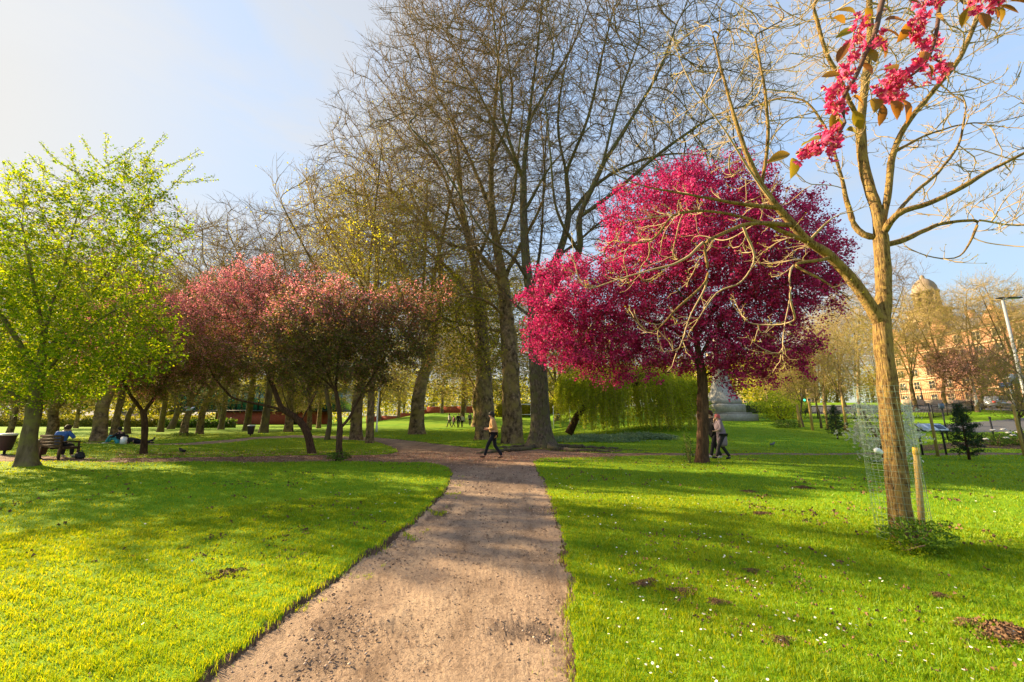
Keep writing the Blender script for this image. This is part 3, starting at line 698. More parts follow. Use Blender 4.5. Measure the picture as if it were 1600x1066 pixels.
T = tree_mesh(bh, lines, bl, 1900, 0.10, 0.118, 0.0075, 31, di=0.6, dk=0.19, up=0.05, jit=0.24, inertia=0.5, thr=0.02, tw=(1, 0.26, 0.0054, 0.4), sub=(2, 0.09), fl=(0.25, 0.25),
    flute=0.06, burr=(0.07, 2.0), wig=0.005, sides=28, tw_thr=0.0085, taper=0.5, skmin=0.019, skset={1: .085, 2: .082, 3: .05, 4: .05, 5: .045, 6: .05, 9: .045, 12: .032, 13: .026, 10: .03, 11: .03}, k1=3, spread=0.9, tw_up=0.2, tw_jit=0.2)
V = []; tp_ = T['pts']; rgb = np.random.default_rng(3)
bt = tp_[rgb.random(len(tp_)) < 0.5]; V_, F_ = leaf_geo(bt, 0.024, rgb, 0.6, fold=0.4)
tree_obj(T, 'young_bare_tree', 'leafless young tree with a golden ridged trunk rising from a wire guard', 'tree', bh, B_HERO, TWIG_H, None, [(V_, F_, L_YG, 'buds')])

# ================================================================== the magenta crab apple
Ym = 14.7; bm = gp(1096, Ym)
lines = [[bm] + LW([(1098, 680), (1098, 620), (1096, 580), (1090, 545)], Ym),
    LW([(1096, 580), (1060, 520, .2), (1010, 500, .5), (950, 490, .8), (900, 500, .8)], Ym), LW([(1090, 545), (1080, 470, .4), (1070, 400, .5), (1080, 330, .4)], Ym),
    LW([(1092, 560), (1130, 500, -.3), (1180, 460, -.5), (1240, 440, -.6)], Ym), LW([(1096, 590), (1150, 560, .6), (1190, 545, .9)], Ym),
    LW([(1080, 520), (1070, 470, -1), (1030, 420, -1.6)], Ym), LW([(1090, 530), (1130, 450, 1), (1160, 380, 1.6)], Ym)]
mb = pxblobs([(900, 468, 84, 66, 2.0), (882, 520, 66, 60, 1.7), (950, 550, 80, 50, 1.5), (990, 480, 80, 70, 1.2), (1060, 400, 125, 120, 1), (1165, 410, 125, 105, 1), (1115, 320, 98, 66, 1), (1010, 345, 72, 66, .9), (1240, 420, 76, 66, 1.2),
    (1190, 525, 88, 60, 1.5), (1100, 540, 100, 50, 1.3), (1150, 580, 60, 30, 1.1), (1010, 540, 80, 52, 1.2), (1215, 570, 40, 30, .8), (1265, 460, 52, 44, 1), (1225, 370, 66, 60, .8), (1070, 290, 60, 42, .7)], Ym, 1.0)
T = tree_mesh(bm, lines, mb, 2400, 0.22, 0.20, 0.006, 41, di=2.0, dk=0.34, up=0.0, jit=0.2, thr=0.03, tw=(2, 0.32, 0.004, 0.5), sub=(0, 0), fl=(0.45, 0.25), flute=0.12, burr=(0.12, 3.0), sides=18, tw_thr=0.02)
rgm = np.random.default_rng(8); tips = T['pts']
bp_ = warp(ellipsoid_pts(mb, 5200, rgm) - np.array(bm), .22, 1.9)
out_ = tips[np.linalg.norm((tips - tips.mean(0)) / tips.std(0), axis=1) > 1.9]; so_ = out_[rgm.integers(0, len(out_), 150)]; sd_ = norm((so_ - tips.mean(0)) + rgm.normal(0, .5, so_.shape))
bp_ = np.concatenate([bp_] + [so_ + sd_ * q for q in (.05, .15, .25, .35, .45)])
cl = np.concatenate([scatter(tips, 6800, 0.05, rgm), bp_])
pos = (cl[:, None] + rgm.normal(0, 0.085, (len(cl), 17, 3))).reshape(-1, 3)
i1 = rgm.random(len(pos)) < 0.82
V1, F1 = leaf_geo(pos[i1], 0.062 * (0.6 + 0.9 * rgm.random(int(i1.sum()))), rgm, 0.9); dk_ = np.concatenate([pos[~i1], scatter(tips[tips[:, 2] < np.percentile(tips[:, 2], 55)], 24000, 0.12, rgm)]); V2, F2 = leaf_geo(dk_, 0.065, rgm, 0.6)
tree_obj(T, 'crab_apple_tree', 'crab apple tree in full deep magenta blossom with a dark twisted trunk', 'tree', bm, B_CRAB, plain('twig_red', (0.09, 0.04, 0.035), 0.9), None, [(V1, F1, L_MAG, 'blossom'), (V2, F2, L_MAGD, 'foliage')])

# ================================================================== the copper and pink crab apples
def crab(px, Y, trunk, blobs, seed, rb, label, n, pinkf, att=1700, dep=0.9, lat=None):
    b = gp(px, Y); ls = [[b] + LW(trunk[0], Y)] + [LW(t, Y) for t in trunk[1:]]
    T = tree_mesh(b, ls, pxblobs(blobs, Y, dep), att, 0.22, rb, 0.006, seed, di=2.2, dk=0.36, up=0.02, jit=0.2, thr=0.028, tw=(2, 0.34, 0.004, 0.5), sub=(0, 0), fl=(0.35, 0.2), flute=0.08, burr=(0.08, 3.0), sides=14, tw_thr=0.02)
    rg = np.random.default_rng(seed + 100); tips = T['pts']
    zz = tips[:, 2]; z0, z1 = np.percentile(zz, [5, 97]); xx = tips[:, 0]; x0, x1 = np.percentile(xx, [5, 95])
    # blossom share rises with height and towards low x; leaves fill the rest
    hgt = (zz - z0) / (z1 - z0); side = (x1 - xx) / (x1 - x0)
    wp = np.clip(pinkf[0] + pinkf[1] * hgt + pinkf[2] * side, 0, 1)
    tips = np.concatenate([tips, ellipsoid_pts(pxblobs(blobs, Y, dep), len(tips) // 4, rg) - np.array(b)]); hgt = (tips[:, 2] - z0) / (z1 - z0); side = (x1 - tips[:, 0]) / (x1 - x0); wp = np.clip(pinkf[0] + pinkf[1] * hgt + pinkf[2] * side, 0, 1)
    tips = warp(tips, .16, 2.2, seed)
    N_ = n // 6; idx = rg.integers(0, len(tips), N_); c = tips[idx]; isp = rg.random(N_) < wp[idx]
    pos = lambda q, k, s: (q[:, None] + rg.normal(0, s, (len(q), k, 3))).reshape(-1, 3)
    bright = isp & (rg.random(N_) < 0.25 + 0.35 * hgt[idx]); dusk = isp & ~bright  # bright pink likelier higher up, a duskier pink for the other blossom
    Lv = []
    for sel, mat, nm, k, s in ((bright, L_PINK, 'blossom', 6, 0.066), (dusk, L_DUSK, 'dusky_blossom', 6, 0.07), (~isp, L_BRONZE, 'foliage', 6, 0.082)):
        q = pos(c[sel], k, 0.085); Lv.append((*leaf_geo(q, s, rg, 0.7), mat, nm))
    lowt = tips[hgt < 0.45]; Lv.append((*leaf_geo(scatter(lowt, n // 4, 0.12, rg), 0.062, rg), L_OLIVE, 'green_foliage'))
    return tree_obj(T, 'crab_apple_tree', label, 'tree', b, B_CRAB, plain('twig_crab', (0.08, 0.05, 0.035), 0.9), 'copper and pink crab apples', Lv)
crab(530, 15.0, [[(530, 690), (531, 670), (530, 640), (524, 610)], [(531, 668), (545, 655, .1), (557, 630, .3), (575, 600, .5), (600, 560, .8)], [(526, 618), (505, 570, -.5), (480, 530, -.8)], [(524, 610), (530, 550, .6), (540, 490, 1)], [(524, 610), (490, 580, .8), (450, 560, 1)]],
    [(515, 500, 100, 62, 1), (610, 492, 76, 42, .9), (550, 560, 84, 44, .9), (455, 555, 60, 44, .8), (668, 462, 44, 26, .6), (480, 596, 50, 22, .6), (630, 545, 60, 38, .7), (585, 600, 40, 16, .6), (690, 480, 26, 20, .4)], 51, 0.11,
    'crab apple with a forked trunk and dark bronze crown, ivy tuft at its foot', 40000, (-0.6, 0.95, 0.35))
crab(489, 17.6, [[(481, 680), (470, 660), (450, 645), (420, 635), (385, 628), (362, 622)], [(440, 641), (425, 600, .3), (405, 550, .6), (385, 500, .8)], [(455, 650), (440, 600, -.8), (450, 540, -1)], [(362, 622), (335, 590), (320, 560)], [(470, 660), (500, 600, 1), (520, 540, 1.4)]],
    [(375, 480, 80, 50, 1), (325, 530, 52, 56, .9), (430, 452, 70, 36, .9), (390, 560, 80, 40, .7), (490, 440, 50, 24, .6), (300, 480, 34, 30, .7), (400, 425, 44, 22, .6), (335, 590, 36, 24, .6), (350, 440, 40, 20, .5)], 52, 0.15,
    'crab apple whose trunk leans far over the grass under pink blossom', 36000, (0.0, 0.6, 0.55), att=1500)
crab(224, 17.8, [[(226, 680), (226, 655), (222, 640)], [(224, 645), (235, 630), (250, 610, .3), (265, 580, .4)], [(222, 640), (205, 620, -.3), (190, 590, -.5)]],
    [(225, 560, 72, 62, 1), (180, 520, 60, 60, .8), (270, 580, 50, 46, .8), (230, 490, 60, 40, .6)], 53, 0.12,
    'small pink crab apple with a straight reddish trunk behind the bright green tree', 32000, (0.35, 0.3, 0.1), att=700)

# ================================================================== the bright green tree at the side
Yg = 13.4; bg_ = gp(42, Yg)
lines = [[bg_] + LW([(44, 690), (52, 650), (56, 610), (62, 560)], Yg), LW([(62, 560), (80, 480), (100, 420, .4), (120, 340, .6), (150, 270, .8)], Yg),
    LW([(56, 600), (110, 540, -.5), (170, 490, -.8), (230, 470, -1)], Yg), LW([(60, 570), (110, 500, .8), (170, 420, 1.2), (215, 340, 1.4), (245, 260, 1.5)], Yg),
    LW([(60, 590), (20, 520, -.3), (-30, 450, -.4)], Yg), LW([(70, 530), (50, 430, -.8), (30, 330, -1)], Yg), LW([(54, 640), (110, 610, .5), (170, 580, .8)], Yg), LW([(54, 635), (10, 610, -.5), (-40, 590, -.6)], Yg)]
T = tree_mesh(bg_, lines, pxblobs([(110, 400, 120, 130, 1.1), (220, 360, 60, 90, .7), (30, 470, 90, 130, 1), (180, 530, 92, 60, 1), (245, 540, 42, 52, .5), (20, 340, 60, 70, .6), (60, 590, 110, 56, .9), (190, 280, 70, 44, .5), (-80, 480, 110, 170, 1)], Yg, 0.85), 2300,
    0.25, 0.20, 0.007, 61, di=2.4, dk=0.42, up=0.05, jit=0.16, thr=0.035, tw=(2, 0.55, 0.005, 0.5), sub=(1, 0.3), fl=(0.9, 0.25), flute=0.15, burr=(0.08, 3), sides=20, tw_thr=0.022, tw_up=0.1)
rg = np.random.default_rng(62); cl = np.concatenate([scatter(T['pts'], 8200, 0.05, rg), ellipsoid_pts(pxblobs([(120, 520, 150, 110), (60, 590, 110, 56), (30, 440, 80, 80), (190, 540, 90, 60)], Yg, 0.85), 2500, rg) - np.array(bg_)])
pos = (cl[:, None] + rg.normal(0, 0.06, (len(cl), 5, 3))).reshape(-1, 3)
V1, F1 = leaf_geo(pos, 0.098, rg, 0.62, nrm=A([0, 0, 1.]), flat=0.7)
# long leafy shoots standing above the crown
sh = []
for px, py, qx, qy in ((10, 250, 60, 290), (45, 240, 100, 285), (60, 245, 90, 310), (62, 222, 120, 270), (110, 225, 125, 280), (128, 215, 165, 265), (165, 207, 172, 270), (222, 217, 165, 262), (258, 208, 225, 255), (312, 234, 255, 262), (335, 275, 270, 285), (0, 285, 40, 320), (-5, 300, 30, 345), (205, 240, 190, 290), (300, 255, 262, 300)):
    for dd in (0, 0.5): sh.append(resample(LW([(qx, qy, dd), ((px+qx)/2 - 3, (py+qy)/2 + 4, dd), (px + dd * 9, py + dd * 12, dd)], Yg), 0.08))
SP = np.concatenate(sh); sid = np.concatenate([np.full(len(q), i) for i, q in enumerate(sh)])
V, Fc = tubes(SP, np.full(len(SP), 0.008), sid, 4); T['thin'].append((V - np.array(bg_), Fc))
pos = (SP[:, None] + rg.normal(0, 0.045, (len(SP), 3, 3))).reshape(-1, 3) - np.array(bg_)
V2, F2 = leaf_geo(pos, 0.075, rg, 0.6)
V1, F1 = np.concatenate([V1, V2]), np.concatenate([F1, F2 + len(V1)])
tree_obj(T, 'broadleaf_tree', 'bright green spring tree with leafy shoots above its crown shading the park bench', 'tree', bg_, B_DARK, TWIG_Y, None, [(V1, F1, L_GREEN, 'foliage')])
# ================================================================== trees, shrubs and hedges further off
def variant(h, spread, rb, form, seed, leafn=0, lmat=None, ls=0.14, mt=B_PLANE, mtw=TWIG, clean=0.35, twn=(2, 1.2, 0.013, 0.5), sub=(2, 0.6), att=900, low=0.0, limbs=7, droop=0.0):
    """a tree of height h in local coordinates: dict of meshes, shared by its copies"""
    rg = np.random.default_rng(seed); c0 = h * clean
    tr = [A(0, 0, -0.15), A(rg.normal(0, .15), rg.normal(0, .15), c0 * .5), A(rg.normal(0, .25), rg.normal(0, .25), c0), A(rg.normal(0, .6), rg.normal(0, .6), h * .6), A(rg.normal(0, .8), rg.normal(0, .8), h * .88)]
    ls_ = [tr]
    for q in range(limbs):
        a = q * 2.4 + rg.random(); z0 = c0 * (0.8 + 0.9 * rg.random()) ; sp_ = spread * (0.55 + 0.35 * rg.random()); zt = z0 + (h - z0) * (0.35 + 0.45 * rg.random()) - droop * h * .2
        p0 = A(0, 0, z0); e = A(math.cos(a) * sp_, math.sin(a) * sp_, zt); ls_.append([p0, p0 * .6 + e * .4 + A(0, 0, (zt - z0) * (.0 if form == 'up' else .12)), e])
    bl = [(A(0, 0, h * .66), A(spread * .8, spread * .8, h * .34), 1.2)]
    for q in range(6):
        a = q * 1.05 + rg.random(); rr_ = spread * .5; z = h * (.42 + .38 * rg.random())
        bl.append((A(math.cos(a) * rr_, math.sin(a) * rr_, z), A(spread * .48, spread * .48, h * .2), .6))
    if low: bl.append((A(0, 0, h * .32), A(spread * .8, spread * .8, h * .17), low))
    T = tree_mesh((0, 0, 0), ls_, bl, att, h / 42, rb, 0.019, seed, di=h / 5, dk=h / 28, up=0.07, jit=0.2, thr=0.05, skmin=rb * .22, tw=twn, sub=sub, fl=(.5, .5), flute=.1, burr=(.08, 2.2), sides=14, tw_thr=0.045, spread=.6, tw_jit=.14)
    V, Fs = join(T['thick']); d = [('trunk', mesh_from('trunk', V, Fs, [mt], smooth=True))]
    V, Fs = join(T['thin']); d.append(('crown', mesh_from('crown', V, Fs, [mtw])))
    if leafn:
        p = np.concatenate([scatter(T['pts'], int(leafn * .8), .15, rg), ellipsoid_pts(bl, int(leafn * .2), rg)])
        V, Fc = leaf_geo(p, ls, rg); d.append(('foliage', mesh_from('foliage', V, [Fc], [lmat])))
    return d
def plant(var, name, label, cat, loc, s=1.0, rz=0.0, sxy=None, group=None, lean=(0, 0), skip=()):
    t = thing(name, label, cat, loc, rz, group); k = sxy or s; t.scale = (k, k, s); t.rotation_euler = (lean[0], lean[1], rz)
    for nm, me in var:
        if nm not in skip: put(nm, me, t)
    return t
V_BARE = variant(20, 7.0, 0.29, 'up', 71, clean=.32, att=2000, mt=B_DARK)
V_BARE2 = variant(20, 6.0, 0.29, 'up', 72, clean=.28, att=1300, mt=B_PLANE, mtw=TWIG_Y, leafn=2600, lmat=L_YG, ls=.10)
V_YEL = variant(20, 6.5, 0.31, 'round', 73, 10000, L_YG, .12, B_PLANE, TWIG_Y, .26, att=1100, low=.5)
V_LOW = variant(14, 6.0, 0.24, 'round', 74, 12000, L_OLIVE, .17, B_PLANE, TWIG_Y, .2, att=800, low=1.2)
V_GRN = variant(12, 4.5, 0.26, 'round', 75, 8000, L_WILLOW, .16, B_DARK, TWIG_Y, .2, att=700, low=1.0)
V_THIN = variant(11, 3.4, 0.14, 'up', 76, 1800, L_YG, .12, B_DARK, TWIG_Y, .3, att=600, twn=(2, .8, .009, .5))
V_PINK = variant(8, 4.0, 0.18, 'round', 77, 7000, leafmat('blossom_pale_pink', [(0.2, (0.42, 0.20, 0.22)), (0.8, (0.72, 0.42, 0.42))], .4), .17, B_DARK, TWIG, .25, att=500, low=.5)
EL = [  # (px, Y, variant, height, trunk scale, kind words, label)
    (578, 24.5, V_YEL, 17, .80, 'slender plane trunk just behind the forked dark crab apple trunk'),
    (651, 37, V_BARE2, 28, 1.55, 'stout plane tree alone on the lawn between the crab apples and the great trees'),
    (556, 29, V_BARE2, 24, 1.05, 'plane tree close behind the slender trunk beside the gravel branch path'),
    (511, 28, V_THIN, 12, .95, 'thin straight tree between the two crab apple trunks'),
    (482, 46, V_LOW, 15, 1.0, 'short-trunked tree seen under the leaning crab apple'),
    (498, 52, V_YEL, 18, .9, 'yellowish tree beyond the leaning crab apple, near the brick wall end'),
    (411, 40, V_BARE, 24, .95, 'tall bare tree standing right of the litter bin'.replace('right of', 'beside')),
    (312, 37, V_BARE2, 17, 1.05, 'broad-based tree on the lawn in front of the glass and brick building'),
    (287, 33, V_LOW, 14, 1.0, 'upright tree with grass tuft at its foot, behind the flying bird'),
    (265, 52, V_THIN, 16, 1.7, 'leaning tree at the end of the brick building'),
    (155, 26.5, V_BARE2, 18, 1.35, 'thick grey tree with a flared foot next to the picnickers'),
    (176, 29, V_YEL, 15, .9, 'yellow-leaved tree rising from behind the picnickers'),
    (80, 28, V_LOW, 13, 1.25, 'leafy tree directly behind the occupied bench'),
    (200, 38, V_THIN, 12, 1.4, 'dark leaning trunk past the picnickers'),
    (8, 24, V_YEL, 9, 1.1, 'tree at the edge of the park behind the litter bin by the path'),
    (118, 55, V_LOW, 13, 1.0, 'olive tree far behind the bench by the hedge'),
    (225, 60, V_YEL, 14, 1.0, 'yellow tree far beyond the picnickers by the hedge'),
    (722, 60, V_BARE, 24, .9, 'grey trunk beside the strolling family on the far lawn'),
    (745, 52, V_LOW, 20, 1.5, 'leafy tree behind the strolling family, close to the great trees'),
    (690, 82, V_YEL, 20, 1.0, 'sunlit pale trunk near the far brick wall'),
    (622, 84, V_YEL, 19, 1.2, 'pale leaning trunk before the far brick wall'),
    (725, 88, V_YEL, 21, 1.1, 'orange-lit trunk close to the far railings'),
    (592, 70, V_LOW, 15, 1.0, 'olive tree behind the white lamp post'),
    (455, 75, V_LOW, 15, 1.0, 'olive tree in front of the brick wall, past the litter bin'),
    (340, 70, V_THIN, 14, 1.6, 'slender tree in front of the glass building'),
    (870, 58, V_GRN, 16, 1.1, 'fresh green tree behind the great smooth grey trunk'),
    (935, 62, V_GRN, 15, 1.1, 'fresh green tree behind the weeping willow'),
    (1010, 60, V_YEL, 15, 1.0, 'yellow-green tree beside the stone monument'),
    (1052, 48, V_YEL, 10, .8, 'small yellow tree between the willow and the monument'),
    (1238, 50, V_YEL, 12, 1.0, 'yellowish tree behind the staked saplings'),
    (1290, 58, V_BARE2, 16, .9, 'open bare tree behind the staked saplings'),
    (1345, 52, V_BARE2, 17, .9, 'bare tree with orange twigs behind the wire guard'),
    (1398, 62, V_BARE, 24, 1.0, 'tall dark bare tree in front of the domed tower'),
    (1432, 55, V_YEL, 17, .9, 'leafing tree under the domed tower'),
    (1480, 52, V_BARE2, 17, .9, 'leafing tree over the information board'),
    (1545, 60, V_BARE2, 20, .9, 'leafing tree over the parked silver car'),
    (1600, 50, V_BARE2, 19, .9, 'tall open tree behind the tall lamp post'),
    (1660, 56, V_YEL, 19, 1.0, 'tree over the street at the picture edge'.replace('picture edge', 'far corner')),
    (-40, 30, V_LOW, 9, 1.1, 'tree beyond the litter bin, half hidden by green leaves'),
    (450, 43, V_BARE2, 25, 1.0, 'tall leafing tree above the leaning crab apple crown'),
    (385, 46, V_BARE, 23, 1.0, 'bare tree beside the tall one over the brick and glass building'),
    (345, 50, V_BARE, 20, 1.0, 'bare tree over the middle of the glass building'),
    (250, 42, V_BARE, 17, 1.0, 'bare tree whose upper limbs show beside the bright green crown'),
    (1385, 44, V_YEL, 12, .8, 'yellow-green tree between the railings and the wire guard'),
    (1320, 66, V_YEL, 18, .9, 'yellow-green tree far behind the ragged pine'),
    (1200, 62, V_YEL, 14, .9, 'yellow-green tree behind the monument steps'),
    (40, 44, V_YEL, 14, 1.0, 'yellow tree far behind the bench'),
]
rgp = np.random.default_rng(91)
for px, Y, var, hgt, ts, lab in EL:
    vh = {id(V_BARE): 20, id(V_BARE2): 20, id(V_YEL): 20, id(V_LOW): 14, id(V_GRN): 12, id(V_THIN): 11}[id(var)]
    s = hgt / vh; sxy = max(s * .8, min(s * 1.5, s * ts))
    g = 'park trees by the glass building' if px < 600 else ('far lawn trees' if px < 1100 else 'street side trees')
    plant(var, 'park_tree', lab, 'tree', gp(px, Y), s, rgp.random() * 6.28, sxy, g, (rgp.normal(0, .015), rgp.normal(0, .03)))
plant(V_PINK, 'cherry_tree', 'pale pink blossoming cherry in front of the red brick terrace', 'tree', gp(1528, 50), 1.05, .4)
# trees just outside the picture whose shade falls across the near lawns
for (x, y, var, s, lab) in ():
    plant(var, 'park_tree', lab, 'tree', (x, y, -.05), s, 1.0, s, 'shade trees')

# ---- weeping willow
Yw = 33.0; bw = gp(985, Yw); rg = np.random.default_rng(5)
t = thing('weeping_willow', 'low weeping willow with yellow-green curtains of leaves over the far lawn', 'tree', bw)
M = MB(); M.tube([(-5.0, 0, -.2), (-4.3, 0, 1.2), (-3.2, .2, 2.4), (-1.5, .3, 3.3), (1, 0, 3.9), (4, 0, 3.8)], [.34, .28, .24, .2, .15, .08], 12)
M.tube([(-3.2, .2, 2.4), (-3.6, .8, 4.2), (-4.0, 1.2, 5.4)], [.18, .12, .06], 8); M.tube([(-1.5, .3, 3.3), (0, 1, 4.7), (2, 1.6, 5.2)], [.15, .12, .06], 8); M.tube([(-1, 0, 3.5), (1, -1, 4.6), (3, -1.6, 4.6)], [.12, .1, .05], 8)
M.obj('trunk', B_CRAB, t, smooth=True)
ns = 900; x0 = rg.uniform(-5.4, 5.2, ns); y0 = rg.uniform(-2.6, 2.6, ns); zt = 5.3 - .045 * (x0 + .5)**2 - .12 * y0**2 + rg.normal(0, .35, ns)
zb = np.maximum(.12, rg.normal(.9, .75, ns)) + .25 * (np.abs(x0) > 4.2) + (x0 < -3) * rg.uniform(0, 1.8, ns); q = np.linspace(0, 1, 9)[None]
SX = x0[:, None] + .55 * np.sign(x0)[:, None] * (1 - (1 - q)**2) + .08 * np.sin(q * 6 + x0[:, None] * 3); SY = y0[:, None] * (1 + .15 * q); SZ = zt[:, None] - (zt - zb)[:, None] * q**1.25
SP = np.stack([SX, SY, SZ], -1); V, Fc = poly_tubes(SP, np.full(SP.shape[:2], .008)); put('strands', mesh_from('strands', V, [Fc], [TWIG_Y]), t)
tt = rg.random((ns, 70)) * 8; i = np.minimum(tt.astype(int), 7); f = (tt - i)[..., None]; m_ = np.arange(ns)[:, None]
p = (SP[m_, i] * (1 - f) + SP[m_, i + 1] * f).reshape(-1, 3) + rg.normal(0, .05, (ns * 70, 3)); V, Fc = leaf_geo(p, .2, rg, .28, nrm=A([0, 0.6, 0]), flat=.5)
put('foliage', mesh_from('foliage', V, [Fc], [L_WILLOW]), t)

# ---- shrubs and small plants: a handful of shapes, each plant its own thing
def shrub(name, label, cat, loc, r, h, mat, n, ls, seed, stems=9, group=None, aspect=.6, mtw=TWIG, dome=True):
    rg = np.random.default_rng(seed); t = thing(name, label, cat, loc, group=group); M = MB(); tips = []
    for q in range(stems):
        a = rg.random() * 6.28; e = A(math.cos(a) * r * rg.uniform(.2, .9), math.sin(a) * r * rg.uniform(.2, .9), h * rg.uniform(.55, 1.0)); m0 = e * A(.4, .4, .55) + rg.normal(0, .05 * r, 3)
        M.tube([(0.04 * math.cos(a), .04 * math.sin(a), -.05), m0, e], [(.03 * h**.5, .02 * h**.5, .008), (.009, .007, .003)][name == 'trunk_shoots'], 5); tips += [m0, e]
    M.obj('stem', mtw, t)
    p = norm(rg.normal(size=(n, 3))) * rg.uniform(.55, 1.05, (n, 1)); lobes = 1 + .22 * np.sin(p[:, 0] * 5 / 1 + seed) * np.sin(p[:, 1] * 6) + .15 * np.sin(p[:, 2] * 9 + seed)
    p = p * lobes[:, None]; p[:, 2] = p[:, 2] * .5 + .52; p = p * A(r, r, h); V, Fc = leaf_geo(p, ls, rg, aspect); put('foliage', mesh_from('foliage', V, [Fc], [mat]), t)
    return t
L_WEED = leafmat('leaf_weed', [(0.2, (0.06, 0.14, 0.012)), (0.6, (0.15, 0.27, 0.02)), (0.9, (0.28, 0.38, 0.04))], 0.45)
shrub('rounded_shrub', 'bright yellow-green round shrub near the staked saplings', 'shrub', gp(1222, 40), 2.1, 2.9, L_WILLOW, 5200, .15, 1)
shrub('low_bush', 'low olive bush on the lawn before the yellow-green shrub', 'shrub', gp(1228, 33), 1.0, .75, L_SHRUB, 1600, .09, 2)
shrub('white_blossom_shrub', 'white blossoming shrub behind the wire tree guard', 'shrub', gp(1388, 14.5), 1.1, 2.3, L_WHITE, 2300, .11, 3, 16)
shrub('rose_bush', 'dark bush with large white flowers in the mulched bed', 'shrub', gp(1556, 22.5), .75, .8, L_SHRUB, 1500, .07, 4)
shrub('rose_bush', 'bush with white flowers at the end of the mulched bed by the stakes', 'shrub', gp(1592, 22.8), .8, .85, L_SHRUB, 1500, .07, 5)
shrub('low_bush', 'dark green bush by the wooden stakes at the bed corner', 'shrub', gp(1640, 22), 1.2, 1.1, L_SHRUB, 2200, .09, 6)
Mw = plain('white_petal', (.75, .72, .68), .6, .05)
fb = MB(); rg = np.random.default_rng(6)
for q, (px, py) in enumerate(((1540, 686), (1552, 672), (1568, 671), (1576, 676), (1583, 680), (1572, 684), (1590, 675))):
    c = W(px, py, 22.0); o = MB()
    for k in range(9):
        a = k * 2.4; rr_ = .02 + .011 * k; o.ball((math.cos(a) * rr_, math.sin(a) * rr_, .02 * math.sin(k)), (.05, .05, .03), 6)
    tag(o.obj('white_flower', Mw, None, c), 'big white flower head on the bushes in the mulched bed', 'flower', 'white flower heads in the mulched bed')
shrub('trunk_shoots', 'thin leafy shoots growing beside the dark magenta-blossom trunk', 'plant', gp(1078, 14.5), .2, 1.25, L_SHRUB, 420, .06, 7, 9)
shrub('weed_clump', 'leafy green weeds round the foot of the young tree and its stake', 'plant', Vector(gp(1440, 5.2)) + Vector((0, 0, .1)), .34, .36, L_WEED, 1900, .036, 8, 12)
shrub('weed_clump', 'yellowish weeds in front of the young bare trunk', 'plant', Vector(gp(1413, 5.12)) + Vector((0, 0, .1)), .26, .17, L_GREEN, 700, .028, 9, 8)
shrub('weed_clump', 'grass and ivy tuft round the forked dark crab apple trunk', 'plant', Vector(gp(530, 14.9)) + Vector((0, 0, .1)), .42, .35, L_SHRUB, 900, .05, 10, 8)
shrub('weed_clump', 'dark weeds at the foot of the tree behind the flying bird', 'plant', Vector(gp(285, 32.6)) + Vector((0, 0, .1)), 1.0, .35, L_SHRUB, 700, .09, 11, 6)
shrub('weed_clump', 'small weed patch on the lawn near the shaded bench tree', 'plant', Vector(gp(155, 15.2)) + Vector((0, 0, .05)), .35, .16, L_SHRUB, 300, .05, 12, 6)
for k, (px, Y, r, h) in enumerate(((890, 26.3, 1.5, .45), (925, 27.5, 1.7, .5), (962, 26.0, 1.8, .55), (1000, 27.2, 1.5, .5), (1030, 26.6, 1.1, .4))):
    shrub('daffodil_clump', ('grey-green spiky clump nearest the great grey trunk', 'grey-green spiky clump second from the great grey trunk', 'tallest grey-green spiky clump in the middle of the row under the willow', 'grey-green spiky clump second from the willow skirt end', 'smallest grey-green spiky clump, at the end by the trunk shoots')[k].replace('nearest', 'beside'), 'plant', gp(px, Y), r, h,
          leafmat('spiky_leaf', [(0.2, (.13, .22, .12)), (.8, (.28, .40, .24))], .3), 1300, .22, 20 + k, 6, 'grey-green clumps below the willow', .14)
# ---- small conifers
def conifer(label, loc, h, r, seed, gap=0.12):
    rg = np.random.default_rng(seed); t = thing('young_pine', label, 'tree', loc)
    M = MB(); M.tube([(0, 0, -.05), (.01, 0, h * .5), (0, 0, h)], [.05 * h / 2.2, .03 * h / 2.2, .008], 8); M.obj('trunk', B_CRAB, t)
    B = MB(); P = []
    for k in range(46):
        z = h * (gap + (1 - gap) * (k / 46)**.9); rr_ = r * (1 - (z / h - gap) / (1 - gap))**.75 * rg.uniform(.6, 1.12) * (.55 if z < h * .25 else 1); a = k * 2.4 + rg.normal(0, .3)
        d = A(math.cos(a), math.sin(a), .25 + .3 * z / h); e = A(0, 0, z) + d * rr_; B.tube([A(0, 0, z), (A(0, 0, z) + e) / 2 - A(0, 0, .03), e], [.012, .009, .004], 4)
        n = int(34 * rr_ / r) + 8; q = rg.uniform(.25, 1.05, (n, 1)); P.append(A(0, 0, z) + d * rr_ * q + rg.normal(0, .055 * r, (n, 3)))
    B.obj('branches', TWIG, t); P = np.concatenate(P); P = (P[:, None] + rg.normal(0, .03, (len(P), 4, 3))).reshape(-1, 3)
    V, Fc = leaf_geo(P, .11, rg, .14); put('needles', mesh_from('needles', V, [Fc], [L_CON]), t)
conifer('small dark pine by the path, before the flower bed', gp(1515, 15.4), 2.15, .8, 1)
conifer('small ragged pine further up the lawn near the saplings', gp(1309, 26.0), 2.2, .85, 2, .16)
